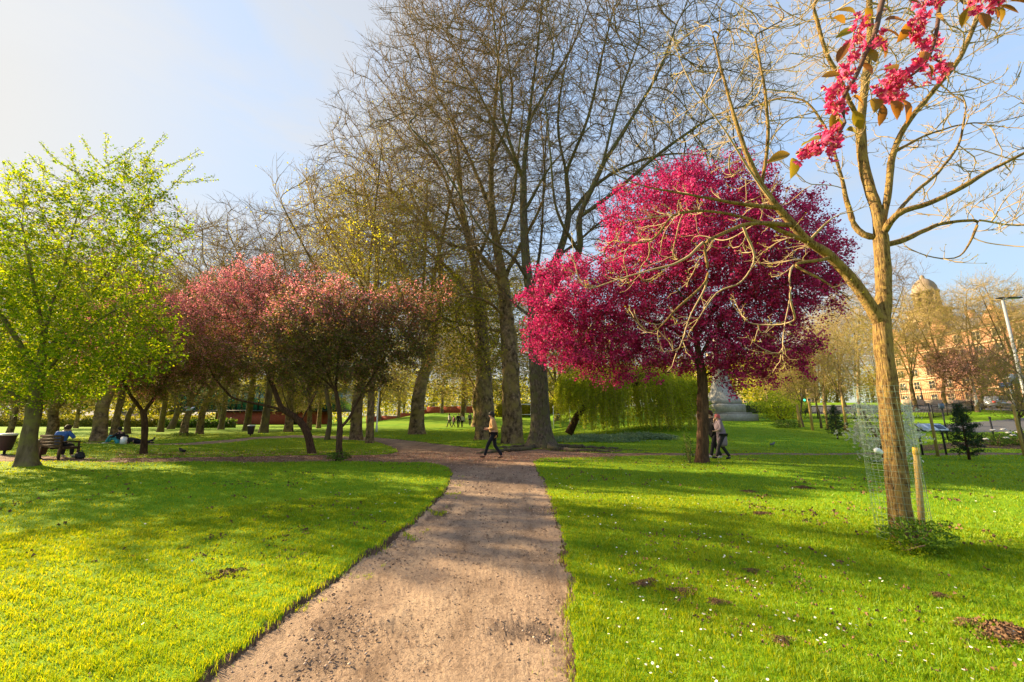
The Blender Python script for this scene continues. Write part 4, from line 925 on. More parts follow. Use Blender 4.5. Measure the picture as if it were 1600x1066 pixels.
# ---- hedges and a distant belt of trees
def hedge(label, p0, p1, w, h, mat, n, seed):
    rg = np.random.default_rng(seed); p0, p1 = A(*p0), A(*p1); d = p1 - p0; L_ = np.linalg.norm(d); u = d / L_; v = A(-u[1], u[0]); o = tag(thing('hedge', label, 'hedge', (p0[0], p0[1], float(H(*p0)))))
    q = rg.random((n, 3)); s_ = q[:, 0] * L_; face = rg.integers(0, 3, n); a = np.where(face == 2, q[:, 1], (face == 0) * 1.0) - .5; z = np.where(face == 2, 1.0, q[:, 2]) * h * (1 + .12 * np.sin(s_ * 1.3 + seed) + .06 * np.sin(s_ * 3.7))
    P = np.stack([u[0] * s_ + v[0] * a * w, u[1] * s_ + v[1] * a * w, z], 1) + rg.normal(0, .12, (n, 3)); X = P[:, 0] + p0[0]; P[:, 2] += H(X, P[:, 1] + p0[1]) - float(H(*p0))
    V, Fc = leaf_geo(P, .24, rg, .7); B = MB(); k = 16
    for i in range(k): 
        c = d * (i + .5) / k; zz = float(H(*(p0 + c))) - float(H(*p0)); B.box((c[0], c[1], zz + h * .42), (L_ / k + .02, w * .8, h * .86), rz=math.atan2(u[1], u[0]))
    B.obj('inner_growth', L_OLIVE, o); put('foliage', mesh_from('foliage', V, [Fc], [mat]), o)
hedge('long low grey-green hedge behind the bench and picnickers', (-86, 66), (-46, 62), 1.6, 1.5, L_OLIVE, 9000, 1)
hedge('dark low hedge between the trees by the brick building end', (-50, 58), (-40, 58.5), 1.2, 1.0, L_SHRUB, 2600, 2)
hedge('hedge beneath the trees behind the willow', (-3, 70), (20, 74), 2.0, 2.6, L_YG, 7000, 3)
hedge('hedge running along behind the monument', (24, 62), (44, 60), 1.5, 1.3, L_SHRUB, 6000, 4)
rg = np.random.default_rng(40); C_ = []; Mb = MB()
for k in range(64):
    a = math.radians(-64 + 128 * (k + rg.random()) / 64); d = rg.uniform(105, 150); x, y = math.sin(a) * d, math.cos(a) * d
    if a > .62: d = rg.uniform(150, 180); x, y = math.sin(a) * d, math.cos(a) * d
    z = float(H(x, y)); hh = rg.uniform(10, 17); r = rg.uniform(4.5, 7.5); Mb.tube([(x, y, z - .3), (x + rg.normal(0, .5), y, z + hh * .5), (x, y, z + hh * .8)], [.45, .3, .1], 6)
    for q in range(5):
        e = A(x + rg.normal(0, r * .6), y + rg.normal(0, r * .6), z + hh * rg.uniform(.6, 1)); Mb.tube([(x, y, z + hh * rg.uniform(.25, .5)), e], [.16, .04], 4)
    p = norm(rg.normal(size=(1500, 3))) * rg.random((1500, 1))**.4 * A(r, r, hh * .5) + A(x, y, z + hh * .5); C_.append(p)
V, Fc = leaf_geo(np.concatenate(C_), .6, rg, .7); Mb.add(V, Fc, 1)
tag(Mb.obj('distant_wood', [B_DARK, L_YG]), 'belt of far trees closing the park', 'trees', kind='stuff')
# ================================================================== materials for built things
M_BLK = plain('black_paint', (.02, .02, .022), .5); M_GREY = plain('grey_steel', (.35, .37, .39), .45, .08, metal=.3); M_WHT = plain('white_paint', (.75, .76, .76), .5, .05)
M_WOOD = plain('stake_wood', (.44, .30, .10), .8, .25, 5); M_BENCH = plain('dark_wood', (.075, .045, .03), .75, .3, 6); M_RUB = plain('black_rubber', (.015, .015, .015), .7)
M_STONE = bark('grey_stone', [(.3, (.30, .29, .25)), (.6, (.45, .43, .38)), (.8, (.56, .54, .48))], 1.2, 1.0, .4, .02)
M_SAND = plain('sandstone', (.55, .42, .26), .9, .2, .6); M_ROOF = plain('slate_roof', (.13, .12, .13), .7, .2, 2)
def brickmat(name, c1, c2, mortar, scale):
    m, nt, N, L = newmat(name); t = N.new('ShaderNodeTexBrick'); t.inputs['Scale'].default_value = scale
    t.inputs['Color1'].default_value = (*c1, 1); t.inputs['Color2'].default_value = (*c2, 1); t.inputs['Mortar'].default_value = (*mortar, 1); t.inputs['Mortar Size'].default_value = .012
    tc = N.new('ShaderNodeTexCoord'); s = N.new('ShaderNodeSeparateXYZ'); L.new(tc.outputs['Object'], s.inputs[0]); cb = N.new('ShaderNodeCombineXYZ')
    L.new(mathn(nt, 'ADD', s.outputs[0], s.outputs[1]), cb.inputs[0]); L.new(s.outputs[2], cb.inputs[1]); L.new(cb.outputs[0], t.inputs['Vector'])
    c = mixc(nt, .4, t.outputs[0], ramp(nt, [(.3, (.6, .6, .6)), (.7, (1, 1, 1))], noise(nt, .7)), 'MULTIPLY'); finish(nt, c, .9, spec=.1); return m
M_BRICK = brickmat('red_brick', (.36, .085, .045), (.28, .065, .035), (.22, .12, .09), 2.2)
M_TERR = brickmat('terracotta_brick', (.62, .30, .18), (.54, .25, .15), (.50, .36, .26), 2.2)
m, nt, N, L = newmat('window_glass'); M_GLASS = m; finish(nt, (.03, .04, .05), .08, spec=.8)
m, nt, N, L = newmat('green_glass'); M_GGL = m; finish(nt, ramp(nt, [(.3, (.012, .09, .06)), (.6, (.03, .17, .11)), (.75, (.12, .30, .26))], noise(nt, .5, 3)), .12, spec=.8)
m, nt, N, L = newmat('car_paint'); M_CAR = m; finish(nt, (.52, .55, .60), .25, spec=.6, metal=.4)
def em(name, c, s):
    m, nt, N, L = newmat(name); e = N.new('ShaderNodeEmission'); e.inputs[0].default_value = (*c, 1); e.inputs[1].default_value = s; o = N.new('ShaderNodeOutputMaterial'); L.new(e.outputs[0], o.inputs[0]); return m

# ------------------------------------------------------------------ the wire guard, stake and scrap on the young tree
g0 = Vector(gp(1419, 5.45)) + Vector((0, 0, .1)); t = thing('tree_guard', 'green wire mesh cylinder standing round the golden trunk', 'tree guard', g0)
R_ = .275; Hh = 2.0; lean = A(-.02, 0)
hoop = MB(); rod = MB(); na = 26
for k in range(27):
    z = Hh * k / 26; a = np.linspace(0, 2 * np.pi, 41); w_ = .012 * np.sin(a * 3 + z * 2); hoop.tube(np.stack([lean[0] * z + (R_ + w_) * np.cos(a), (R_ + w_) * np.sin(a), np.full(41, z)], 1), .0014, 4, cap=False)
for k in range(na):
    a = k * 2 * np.pi / na; z = np.linspace(0, Hh, 9); w_ = .012 * np.sin(a * 3 + z * 2); rod.tube(np.stack([lean[0] * z + (R_ + w_) * np.cos(a), (R_ + w_) * np.sin(a), z], 1), .0014, 4)
M_WIRE = plain('green_wire', (.30, .40, .30), .45, metal=.1); hoop.obj('wire_hoops', M_WIRE, t); rod.obj('wire_rods', M_WIRE, t)
s0 = Vector(gp(1440, 5.52)); st_ = MB(); top = W(1431, 700, 5.52) - s0; st_.tube([(0, 0, -.1), top * .5 + Vector((.006, 0, 0)), top * .985, top], [.036, .035, .034, .028], 12)
t = thing('wooden_stake', 'round weathered wooden stake inside the wire guard beside the golden trunk', 'stake', s0); st_.obj('post', M_WOOD, t, smooth=True)
cpm = MB(); cpm.tube([top * .93, top * 1.004], [.0375, .0365], 12); cpm.obj('cap_band', plain('yellow_top', (.55, .36, .05), .7), t)
pl = MB(); pl.ball((0, 0, 0), (.045, .03, .035), 10); pl.ball((.03, -.01, -.02), (.03, .02, .03), 8)
tag(pl.obj('plastic_bag', M_WHT, None, W(1371, 704, 5.2), smooth=True), 'crumpled white plastic scrap caught on the wire guard', 'litter')

# ------------------------------------------------------------------ staked saplings
def stake_post(label, px, Y, h, r=.05, lean=0.0, group='plain wooden stakes beside young trees', mat=M_WOOD):
    b = gp(px, Y); M = MB(); M.tube([(0, 0, 0), (lean * h, 0, h * .96), (lean * h, 0, h)], [r, r, r * .75], 10); return tag(M.obj('wooden_stake', mat, None, b, smooth=True), label, 'stake', group)
for px, Y, h, lab in ((1250, 33, 1.95, 'wooden stake in the row by the shrub, first one'), (1270, 31, 2.3, 'wooden stake second in the row past the shrub'), (1294, 32, 2.2, 'wooden stake third in the row, partly behind the ragged pine'), (1324, 30, 2.7, 'pale wooden stake fourth in the row, carrying a sapling'),
        (1466, 16.8, 1.9, 'orange wooden stake behind the information board'), (1601, 17.0, 2.2, 'tall wooden stake of the pair by the flower bed, path side'), (1618, 17.4, 2.3, 'tall wooden stake of the pair by the flower bed, outer side')):
    stake_post(lab, px, Y, h, .05 if Y < 20 else .09)
M = MB(); p_ = gp(1609, 17.2); M.box((0, 0, 1.95), (.62, .03, .06)); tag(M.obj('tree_tie', M_RUB, None, p_), 'dark rubber tie strapped across the pair of stakes', 'strap')
plant(V_THIN, 'sapling', 'slim sapling tied between the pair of tall stakes', 'tree', gp(1610, 17.6), .5, 1.0, .42)
for k, (px, Y) in enumerate(((1256, 33.6), (1284, 32.5), (1320, 31))):
    plant(V_THIN, 'sapling', ('slim sapling beside the first stake past the round shrub', 'slim sapling between the second and third stakes', 'sapling with yellow buds held by the pale fourth stake')[k], 'tree', gp(px, Y), .62 + .08 * k, k * 2.0, .5, 'saplings on the lawn')

# ------------------------------------------------------------------ information board
pb = gp(1461, 17.5) + Vector((0, 0, .1)); t = thing('information_board', 'tilted blue-white information board on two dark legs by the path', 'sign', pb, .05)
wl, wr = -.60, .58
for x in (wl + .06, wr - .06):
    M = MB(); M.box((x, 0, .52), (.05, .05, 1.15)); M.obj('leg', M_BLK, t)
fr = MB(); fr.box((0, 0, 0), (1.24, .5, .03)); o = fr.obj('panel_frame', M_BLK, t, (0, -.08, 1.16)); o.rotation_euler = (math.radians(38), 0, 0)
m, nt, N, L = newmat('printed_panel'); f = noise(nt, 4.5, 5, .7); c = ramp(nt, [(.34, (.10, .17, .30)), (.40, (.50, .63, .78)), (.6, (.72, .82, .90))], f); finish(nt, c, .25, spec=.6)
pn = MB(); pn.box((0, 0, 0), (1.18, .44, .008)); o2 = pn.obj('printed_panel', m, o, (0, 0, .021))
tx = MB()
for r_ in range(7): 
    for c_ in range(2): tx.box((-.42 + c_ * .34, .15 - r_ * .045, 0), (.26 - .05 * ((r_ * 3 + c_) % 3), .012, .003))
tx.box((.33, .0, 0), (.36, .28, .003)); tx.obj('printed_lines', plain('ink_blue', (.06, .09, .16), .5), o2, (0, 0, .006))

# ------------------------------------------------------------------ litter bins, bench
def bin_(label, loc, s=1.0, colr=(.05, .028, .03), top=(.7, .7, .66)):
    t = thing('litter_bin', label, 'bin', loc, group='litter bins'); t.scale = (s, s, s); mt = plain('bin_side', colr, .6)
    M = MB(); M.lathe([(.19, .18), (.2, .2), (.27, .72), (.275, .78), (.29, .80), (.29, .84)], k=18); M.obj('bin_body', mt, t, smooth=False)
    M = MB(); M.lathe([(.30, .845), (.31, .88), (.26, .93), (.12, .95), (.11, .92)], k=18); M.obj('lid', plain('bin_lid', top, .5), t)
    M = MB(); M.lathe([(.12, 0), (.12, .02), (.05, .04), (.05, .18)], k=12); M.obj('post', M_BLK, t); return t
bin_('dark litter bin with pale rim at the path edge beyond the bright green tree', gp(6, 17.6) + Vector((0, 0, .1)), .95)
bin_('brown litter bin between the bright green tree trunk and the bench', gp(61, 16.0) + Vector((0, 0, .1)), .78, (.10, .065, .045), (.16, .12, .08))
bin_('black litter bin alone on the lawn before the brick and glass building', gp(391, 33.5) + Vector((0, 0, .1)), .98)
bp = gp(91, 15.9) + Vector((0, 0, .1)); BR = -.3
t = thing('park_bench', 'dark slatted wooden bench seen from behind, under the bright green tree', 'bench', bp, BR)
M = MB(); [M.box((0, -.30 - .012 * k, .52 + k * .115), (1.3, .03, .09)) for k in range(4)]; M.obj('backrest', M_BENCH, t)
M = MB(); [M.box((0, -.2 + k * .115, .445), (1.3, .095, .035)) for k in range(5)]; M.obj('seat', M_BENCH, t)
for x in (-.58, .58):
    M = MB(); M.box((x, -.27, .44), (.07, .06, .88)); M.box((x, .25, .22), (.07, .06, .44)); M.box((x, 0, .405), (.06, .5, .05)); M.obj('leg', M_BENCH, t)
    M = MB(); M.box((x, -.02, .66), (.07, .56, .04)); M.box((x, .24, .55), (.05, .05, .2)); M.obj('armrest', M_BENCH, t)
bagm = MB(); bagm.ball((0, 0, .13), (.17, .12, .15), 12); bagm.ball((.1, -.02, .08), (.12, .11, .09), 10); bagm.tube([(-.08, 0, .24), (-.03, 0, .33), (.06, 0, .32), (.1, 0, .22)], .012, 6)
tag(bagm.obj('black_bag', M_BLK, None, bp + Vector((.8, .0, 0)), smooth=True), 'black bag set on the grass against the bench end', 'bag')

# ------------------------------------------------------------------ people
SKIN = plain('skin', (.48, .27, .19), .6, .06); SKIN2 = plain('skin_pale', (.60, .40, .30), .6, .06)
def skin_mesh(name, V, E, R, mat, parent, sub=1, smooth=True):
    me = bpy.data.meshes.new(name + '_cage'); me.from_pydata([tuple(v) for v in V], E, []); o = bpy.data.objects.new(name, me); COL.objects.link(o)
    sm = o.modifiers.new('s', 'SKIN'); sm.use_smooth_shade = smooth; lay = me.skin_vertices[0] if me.skin_vertices else None
    if lay is None:
        bm_ = __import__('bmesh').new(); bm_.from_mesh(me); bm_.verts.layers.skin.verify(); bm_.to_mesh(me); bm_.free(); lay = me.skin_vertices[0]
    for i, r in enumerate(R):
        r = r if isinstance(r, tuple) else (r, r); lay.data[i].radius = r; lay.data[i].use_root = (i == 0)
    if sub: ss = o.modifiers.new('u', 'SUBSURF'); ss.levels = sub; ss.render_levels = sub
    dg = bpy.context.evaluated_depsgraph_get(); new = bpy.data.meshes.new_from_object(o.evaluated_get(dg)); new.materials.clear(); new.materials.append(mat)
    bpy.data.objects.remove(o); bpy.data.meshes.remove(me); new.name = name; return put(name, new, parent)
def person(label, loc, rz, J, jacket, trousers, shoes=M_BLK, hair=(.03, .02, .015), skin=SKIN, coat_len=0.0, puff=1.0, group=None, hood=None, s=1.0):
    """J: joint positions in metres (x forward, y to the figure's left, z up): pelvis chest neck head sh_l el_l wr_l ... ; faces local +X"""
    t = thing('person', label, 'person', loc, rz, group); t.scale = (s, s, s)
    J = {k: Vector(v) for k, v in J.items()}; V = []; E = []; R = []; ix = {}
    def add(k, p, r, par=None):
        ix[k] = len(V); V.append(Vector(p)); R.append(r); 
        if par is not None: E.append((ix[par], ix[k]))
    add('pelvis', J['pelvis'], (.14, .11)); add('waist', J['pelvis'].lerp(J['chest'], .5), (.125, .10), 'pelvis'); add('chest', J['chest'], (.15, .11), 'waist'); add('neck', J['neck'], .055, 'chest')
    hd = J['head']; up = (hd - J['neck']).normalized(); fw = J.get('face', Vector((1, 0, 0))).normalized()
    add('jaw', J['neck'].lerp(hd, .5) + fw * .015, .062, 'neck'); add('skull', hd, (.082, .092), 'jaw'); add('crown', hd + up * .085, .06, 'skull'); add('nose', hd + fw * .10 - up * .015, .013, 'skull')
    sd = fw.cross(up).normalized()
    for sg in (-1, 1): add('ear%d' % sg, hd + sd * .085 * sg, .016, 'skull')
    for q in 'lr':
        add('sh' + q, J['sh_' + q], .055, 'chest'); add('el' + q, J['el_' + q], .042, 'sh' + q); add('wr' + q, J['wr_' + q], .027, 'el' + q)
        d = (J['wr_' + q] - J['el_' + q]).normalized(); n = d.cross(Vector((0, 1, 0.3))).normalized(); sdv = d.cross(n).normalized()
        add('pa' + q, J['wr_' + q] + d * .07, (.034, .022), 'wr' + q)
        for f_ in range(4):
            o_ = sdv * (.027 - .018 * f_); L_ = (.068, .078, .072, .056)[f_]; add('f1' + q + str(f_), J['wr_' + q] + d * (.09 + L_ * .5) + o_ + n * .008, .0085, 'pa' + q); add('f2' + q + str(f_), J['wr_' + q] + d * (.085 + L_ * .9) + o_ + n * .034, .007, 'f1' + q + str(f_))
        add('th1' + q, J['wr_' + q] + d * .06 + sdv * .045 + n * .01, .01, 'pa' + q); add('th2' + q, J['wr_' + q] + d * .10 + sdv * .05 + n * .025, .008, 'th1' + q)
        add('hp' + q, J['hip_' + q], .085, 'pelvis'); add('kn' + q, J['kn_' + q], .055, 'hp' + q); add('an' + q, J['an_' + q], .038, 'kn' + q); add('to' + q, J['toe_' + q], .032, 'an' + q)
    skin_mesh('body', V, E, R, skin, t)
    # trousers, jacket, shoes, hair: clothes over the body
    tV = [J['pelvis'] + Vector((0, 0, .03))]; tE = []; tR = [(.165, .135)]
    for q in 'lr':
        b = len(tV); k = J['kn_' + q]; a = J['an_' + q]; tV += [J['hip_' + q], J['hip_' + q].lerp(k, .5), k, a + (k - a).normalized() * .005]; tR += [.105, .09, .075, .062]; tE += [(0, b), (b, b+1), (b+1, b+2), (b+2, b+3)]
    skin_mesh('trousers', tV, tE, tR, trousers, t)
    jV = [J['pelvis'] + Vector((0, 0, .02 - coat_len)), J['pelvis'] + Vector((0, 0, .06)), J['pelvis'].lerp(J['chest'], .5), J['chest'], J['chest'].lerp(J['neck'], .75)]; p_ = puff
    jR = [(.195*p_, .17*p_), (.17*p_, .145*p_), (.165*p_, .14*p_), (.175*p_, .14*p_), .085]; jE = [(0, 1), (1, 2), (2, 3), (3, 4)]
    for q in 'lr':
        b = len(jV); jV += [J['sh_' + q], J['el_' + q], J['wr_' + q] + (J['el_' + q] - J['wr_' + q]).normalized() * .03]; jR += [.082*p_, .068*p_, .052*p_]; jE += [(3, b), (b, b+1), (b+1, b+2)]
    skin_mesh('jacket', jV, jE, jR, jacket, t)
    for q in 'lr':
        a = J['an_' + q]; to = J['toe_' + q]; d = (to - a); d.z = 0; d = d.normalized() if d.length > 1e-3 else Vector((1, 0, 0))
        skin_mesh('shoe', [a + Vector((0, 0, -.01)) - d * .03, a.lerp(to, .45) + Vector((0, 0, -.01)), to + d * .03], [(0, 1), (1, 2)], [.05, .047, .036], shoes, t)
    hm = plain('hair', hair, .6) if not isinstance(hair, bpy.types.Material) else hair
    h = MB(); back = hd - fw * .022 + up * .038; h.ball(back, (.108, .104, .105), 14); h.ball(back - fw * .03 - up * .055, (.08, .095, .085), 12); h.obj('hair', hm, t, smooth=True)
    for sg in (-1, 1): e = MB(); e.ball(hd + fw * .086 + sd * .032 * sg + up * .012, .011, 6); e.obj('eye', M_BLK, t)
    mo = MB(); mo.ball(hd + fw * .079 - up * .052, (.012, .022, .006), 8); mo.obj('mouth', plain('lips', (.35, .12, .10), .6), t)
    if hood: 
        M = MB(); M.ball(J['neck'] - fw * .07 - up * .005, (.10, .14, .08), 12); M.obj('hood', hood, t, smooth=True)
    return t
def walk(st=.32, arm=.18, lean=.02, h=1.0):
    J = dict(pelvis=(0, 0, .95), chest=(lean * 2, 0, 1.33), neck=(lean * 2.5, 0, 1.50), head=(lean * 3.5 + .015, 0, 1.63), sh_l=(lean*2, .19, 1.42), sh_r=(lean*2, -.19, 1.42),
        el_l=(-arm * .9, .24, 1.14), wr_l=(-arm * .7, .24, .89), el_r=(arm * .3, -.24, 1.14), wr_r=(arm * 1.6, -.22, .93), hip_l=(0, .1, .9), hip_r=(0, -.1, .9),
        kn_l=(st * .62, .1, .52), an_l=(st * 1.0, .09, .11), toe_l=(st * 1.0 + .15, .1, .09), kn_r=(-st * .12, -.1, .49), an_r=(-st * .95, -.09, .10), toe_r=(-st * .95 + .13, -.1, .035))
    return {k: (x, y, z) for k, (x, y, z) in J.items()}
TAN = plain('tan_cloth', (.50, .29, .12), .8, .12, 12); NAVY = plain('navy_denim', (.008, .009, .016), .8); DARK = plain('dark_cloth', (.022, .02, .026), .8); MAUVE = plain('mauve_coat', (.22, .17, .22), .7, .12, 14)
ROSE = plain('rose_knit', (.50, .13, .15), .85, .1, 30); BLUE = plain('blue_fleece', (.06, .16, .55), .8); TEAL = plain('teal_cloth', (.05, .30, .35), .8); LGT = plain('light_cloth', (.55, .53, .52), .8); BROWNS = plain('brown_leather', (.10, .045, .03), .5)
PI = math.pi
J = walk(.34, .05); J['wr_l'] = (.22, .12, 1.12); J['wr_r'] = (.24, -.10, 1.08); J['el_l'] = (-.02, .25, 1.13); J['el_r'] = (-.02, -.25, 1.12); J['face'] = (1, 0, -.2); J['head'] = (.095, 0, 1.625)
p_ = foot(771, 15.9); person('person in a tan jacket and dark jeans striding over the path junction', p_, PI, J, TAN, NAVY, BROWNS, (.02, .018, .02), SKIN, .24, 1.08, s=1.02)
J = walk(.25, .1, .03); J['face'] = (1, .1, 0); J['wr_r'] = (.12, -.25, .93); J['wr_l'] = (.02, .1, .95)
p1 = foot(1120, 15.8); person('person in black walking beside a companion behind the dark magenta-blossom trunk', p1, PI + .05, J, DARK, DARK, LGT, (.07, .025, .015), SKIN2, .2, 1.12, s=1.04)
J = walk(.30, .1, .04); J['face'] = (.9, .3, -.15); J['el_r'] = (.16, -.25, 1.22); J['wr_r'] = (.20, -.10, 1.45); J['el_l'] = (.1, .24, 1.15); J['wr_l'] = (.26, .2, 1.1); J['head'] = (.11, 0, 1.60)
p2 = foot(1131, 15.45); person('person in a rose hat and mauve padded coat, one hand raised to the face', p2, PI - .05, J, MAUVE, DARK, M_BLK, ROSE, SKIN2, .52, 1.2, hood=MAUVE, s=.97)
J = dict(pelvis=(0, 0, .50), chest=(.1, 0, .88), neck=(.17, 0, 1.04), head=(.27, 0, 1.14), face=(.8, 0, -.6), sh_l=(.12, .19, .98), sh_r=(.12, -.19, .98), el_l=(.20, .33, .76), wr_l=(.36, .07, .98), el_r=(.20, -.33, .76), wr_r=(.36, -.07, .96),
    hip_l=(.02, .1, .50), hip_r=(.02, -.1, .50), kn_l=(.45, .13, .50), kn_r=(.45, -.13, .50), an_l=(.44, .13, .09), an_r=(.50, -.13, .09), toe_l=(.58, .14, .05), toe_r=(.64, -.14, .05))
person('person in a blue top sitting on the park bench, hands held to the mouth', bp + Vector((-.12, .02, 0)), PI / 2 + BR + .5, J, BLUE, DARK, LGT, (.06, .03, .02), SKIN2)
J2 = dict(J); J2['head'] = (.22, 0, 1.17); J2['wr_l'] = (.42, .12, .68); J2['wr_r'] = (.42, -.12, .68)
# the two on the grass
g_ = gp(186, 24.4) + Vector((0, 0, .1))
J3 = dict(pelvis=(0, 0, .16), chest=(.02, 0, .54), neck=(.06, 0, .72), head=(.10, 0, .85), face=(1, 0, -.3), sh_l=(.03, .19, .63), sh_r=(.03, -.19, .63), el_l=(.22, .25, .42), wr_l=(.45, .16, .42), el_r=(-.12, -.25, .36), wr_r=(-.25, -.26, .10),
    hip_l=(.04, .1, .16), hip_r=(.04, -.1, .16), kn_l=(.42, .14, .50), kn_r=(.45, -.16, .40), an_l=(.62, .12, .09), an_r=(.72, -.14, .09), toe_l=(.78, .13, .05), toe_r=(.88, -.15, .06))
person('person in dark clothes sitting on the grass, knees up, near the thick grey tree', g_, PI * 1.05, J3, DARK, TEAL, LGT, (.02, .015, .012))
J4 = dict(pelvis=(0, 0, .14), chest=(-.40, 0, .24), neck=(-.57, 0, .34), head=(-.66, 0, .43), face=(-1, 0, .1), sh_l=(-.48, -.18, .27), sh_r=(-.48, .18, .27), el_l=(-.62, -.24, .06), wr_l=(-.84, -.12, .07), el_r=(-.62, .24, .06), wr_r=(-.84, .12, .07),
    hip_l=(.08, -.1, .13), hip_r=(.08, .1, .13), kn_l=(.5, -.12, .10), kn_r=(.5, .12, .10), an_l=(.88, -.14, .10), an_r=(.80, .14, .22), toe_l=(1.03, -.14, .05), toe_r=(.82, .14, .38))
g2 = gp(214, 24.6) + Vector((0, 0, .1)); person('person in dark clothes lying face down on the grass beside the seated one', g2, .1, J4, DARK, NAVY, M_BLK, (.02, .015, .012))
M = MB(); M.box((0, 0, .2), (.3, .12, .4)); M.box((0, 0, .42), (.22, .1, .05)); tag(M.obj('paper_bag', M_WHT, None, gp(192, 23.6) + Vector((0, 0, .1))), 'white bag standing on the grass before the two resting people', 'bag')
# strollers on the far lawn
far = [(702, 51, DARK, DARK, 1.0, 'dark-haired stroller in black trousers at the head of the far group', LGT), (709, 51.5, plain('plum', (.25, .10, .16), .8), DARK, .82, 'smaller stroller in plum in the middle of the far group', None), (716, 50.5, DARK, DARK, 1.0, 'stroller in black beside the tree in the far group', None), (722, 51, LGT, NAVY, .9, 'stroller in a pale top close against the grey trunk', None), (734, 54, plain('slate_cloth', (.12, .14, .2), .8), DARK, .95, 'lone stroller in slate blue between the far group and the great trees', None)]
for px, Y, jk, tr_, s, lab, hd_ in far:
    person(lab, foot(px, Y), PI * (.9 + .3 * (px % 3)), walk(.22 + .02 * (px % 5), .1), jk if hd_ is None else hd_, tr_, M_BLK, (.03, .02, .015), SKIN2, .05, 1.05, 'strollers on the far lawn', s=s)

# ------------------------------------------------------------------ birds
def bird(label, loc, rz, col, s=1.0, fly=False, col2=None):
    t = thing('bird', label, 'bird', loc, rz); t.scale = (s, s, s); m = plain('feather', col, .6); z = 0 if fly else .10
    skin_mesh('body', [(-.16, 0, z - .01), (-.07, 0, z + .005), (.02, 0, z + .02), (.08, 0, z + .06), (.115, 0, z + .09), (.15, 0, z + .085)], [(0, 1), (1, 2), (2, 3), (3, 4), (4, 5)], [(.012, .03), (.04, .04), (.055, .05), (.038, .036), (.03, .028), .008], m, t)
    for sg in (-1, 1):
        w = MB()
        if fly: w.add([(.05, .03*sg, z+.04), (-.06, .03*sg, z+.04), (-.05, .22*sg, z+.13), (.06, .2*sg, z+.14), (-.05, .38*sg, z+.09), (.05, .03*sg, z+.03), (-.06, .03*sg, z+.03), (-.05, .22*sg, z+.12), (.06, .2*sg, z+.13), (-.05, .38*sg, z+.08)], [np.array([[0, 1, 2, 3], [5, 8, 7, 6]]), np.array([[3, 2, 4], [8, 9, 7]])])
        else: w.ball((-.04, .045*sg, z+.015), (.09, .012, .032), 8)
        w.obj('wing', plain('wing_feather', col2 or col, .6), t)
    if not fly:
        for sg in (-1, 1):
            w = MB(); w.tube([(0, .02*sg, z - .02), (.01, .02*sg, .005)], .005, 5); w.tube([(.01, .02*sg, .006), (.04, .02*sg, .004)], .005, 5); w.obj('leg', M_BLK, t)
    return t
bird('black crow standing on the grass by the petal-strewn path', ground(283, 712) + Vector((0, 0, .04)), PI * .9, (.015, .014, .018), 1.35)
bird('grey pigeon on the lawn past the strolling couple', ground(1208, 700) + Vector((0, 0, .04)), .3, (.10, .11, .13), 1.2)
bird('dark bird pecking on the lawn by the small pine', ground(1538, 704) + Vector((0, 0, .04)), 1.0, (.03, .03, .03), 1.2)
bird('pale bird flying low between the tree trunks', W(297, 641, 22), .2, (.45, .48, .55), 1.3, True, (.6, .63, .7))
# ================================================================== monument, lamps, signs, fences, car, buildings
pm = foot(1132, 42); t = thing('stone_monument', 'grey stone monument with stepped plinth rising behind the magenta blossom', 'monument', pm, .12); t.scale = (.78, .78, .9)
M = MB(); M.box((0, 0, .25), (6.0, 5.0, .9)); M.box((0, 0, .78), (5.0, 4.2, .16)); M.obj('step', M_STONE, t)
M = MB(); M.lathe([(3.1, .86), (3.1, 1.7), (2.95, 1.78), (2.6, 1.82)], k=4); o = M.obj('base', M_STONE, t); o.rotation_euler = (0, 0, PI / 4); o.scale = (1, .85, 1)
M = MB(); M.lathe([(2.25, 1.823), (2.25, 2.2), (2.1, 2.3), (2.0, 2.6), (1.75, 2.75), (1.65, 3.1), (1.45, 3.2), (1.0, 5.0), (.9, 6.4), (1.05, 6.6), (1.05, 6.9), (.8, 7.5)], k=4); o = M.obj('shaft', M_STONE, t); o.rotation_euler = (0, 0, PI / 4)
M = MB(); M.lathe([(.75, 7.51), (.8, 8.1), (.55, 8.8), (.5, 9.6), (.3, 10.1), (.28, 10.4), (.1, 10.7)], k=12); M.obj('finial', M_STONE, t, smooth=True)
def lamp_post(label, Y, px_top, py_top, r, arm, mat, head=True):
    top = W(px_top, py_top, Y); b = Vector((top.x, Y, float(H(top.x, Y)))); h = top.z - b.z; t = thing('lamp_post', label, 'lamp post', b)
    M = MB(); M.tube([(0, 0, 0), (0, 0, h * .15), (0, 0, h * .16), (0, 0, h)], [r * 1.5, r * 1.4, r, r * .65], 12); M.obj('pole', mat, t, smooth=True)
    if arm:
        M = MB(); M.tube([(0, 0, h - .1), (.25, 0, h + .05), (arm, 0, h + .08)], .04, 8); M.obj('arm', mat, t)
        M = MB(); M.box((arm * .75, 0, h + .12), (arm * .9, .3, .09)); M.box((-.12, 0, h + .1), (.35, .26, .08)); hd = M.obj('lamp_head', M_BLK, t)
        M = MB(); M.box((arm * .75, 0, h + .068), (arm * .6, .22, .012)); M.obj('lens', plain('lamp_lens', (.6, .62, .6), .3), hd)
    else:
        M = MB(); M.lathe([(.05, h), (.16, h + .08), (.2, h + .3), (.1, h + .42), (.02, h + .46)], k=12); M.obj('lamp_head', mat, t)
    return t
lamp_post('tall steel lamp post with a flat double head above the street trees', 27.5, 1566, 468, .11, 1.1, M_GREY)
lamp_post('pale street lamp column between the pink cherry and the parked car', 50, 1512, 565, .15, .9, M_WHT)
lamp_post('slim pale lamp post on the lawn between two plane trunks', 42, 592, 612, .08, 0, M_WHT)
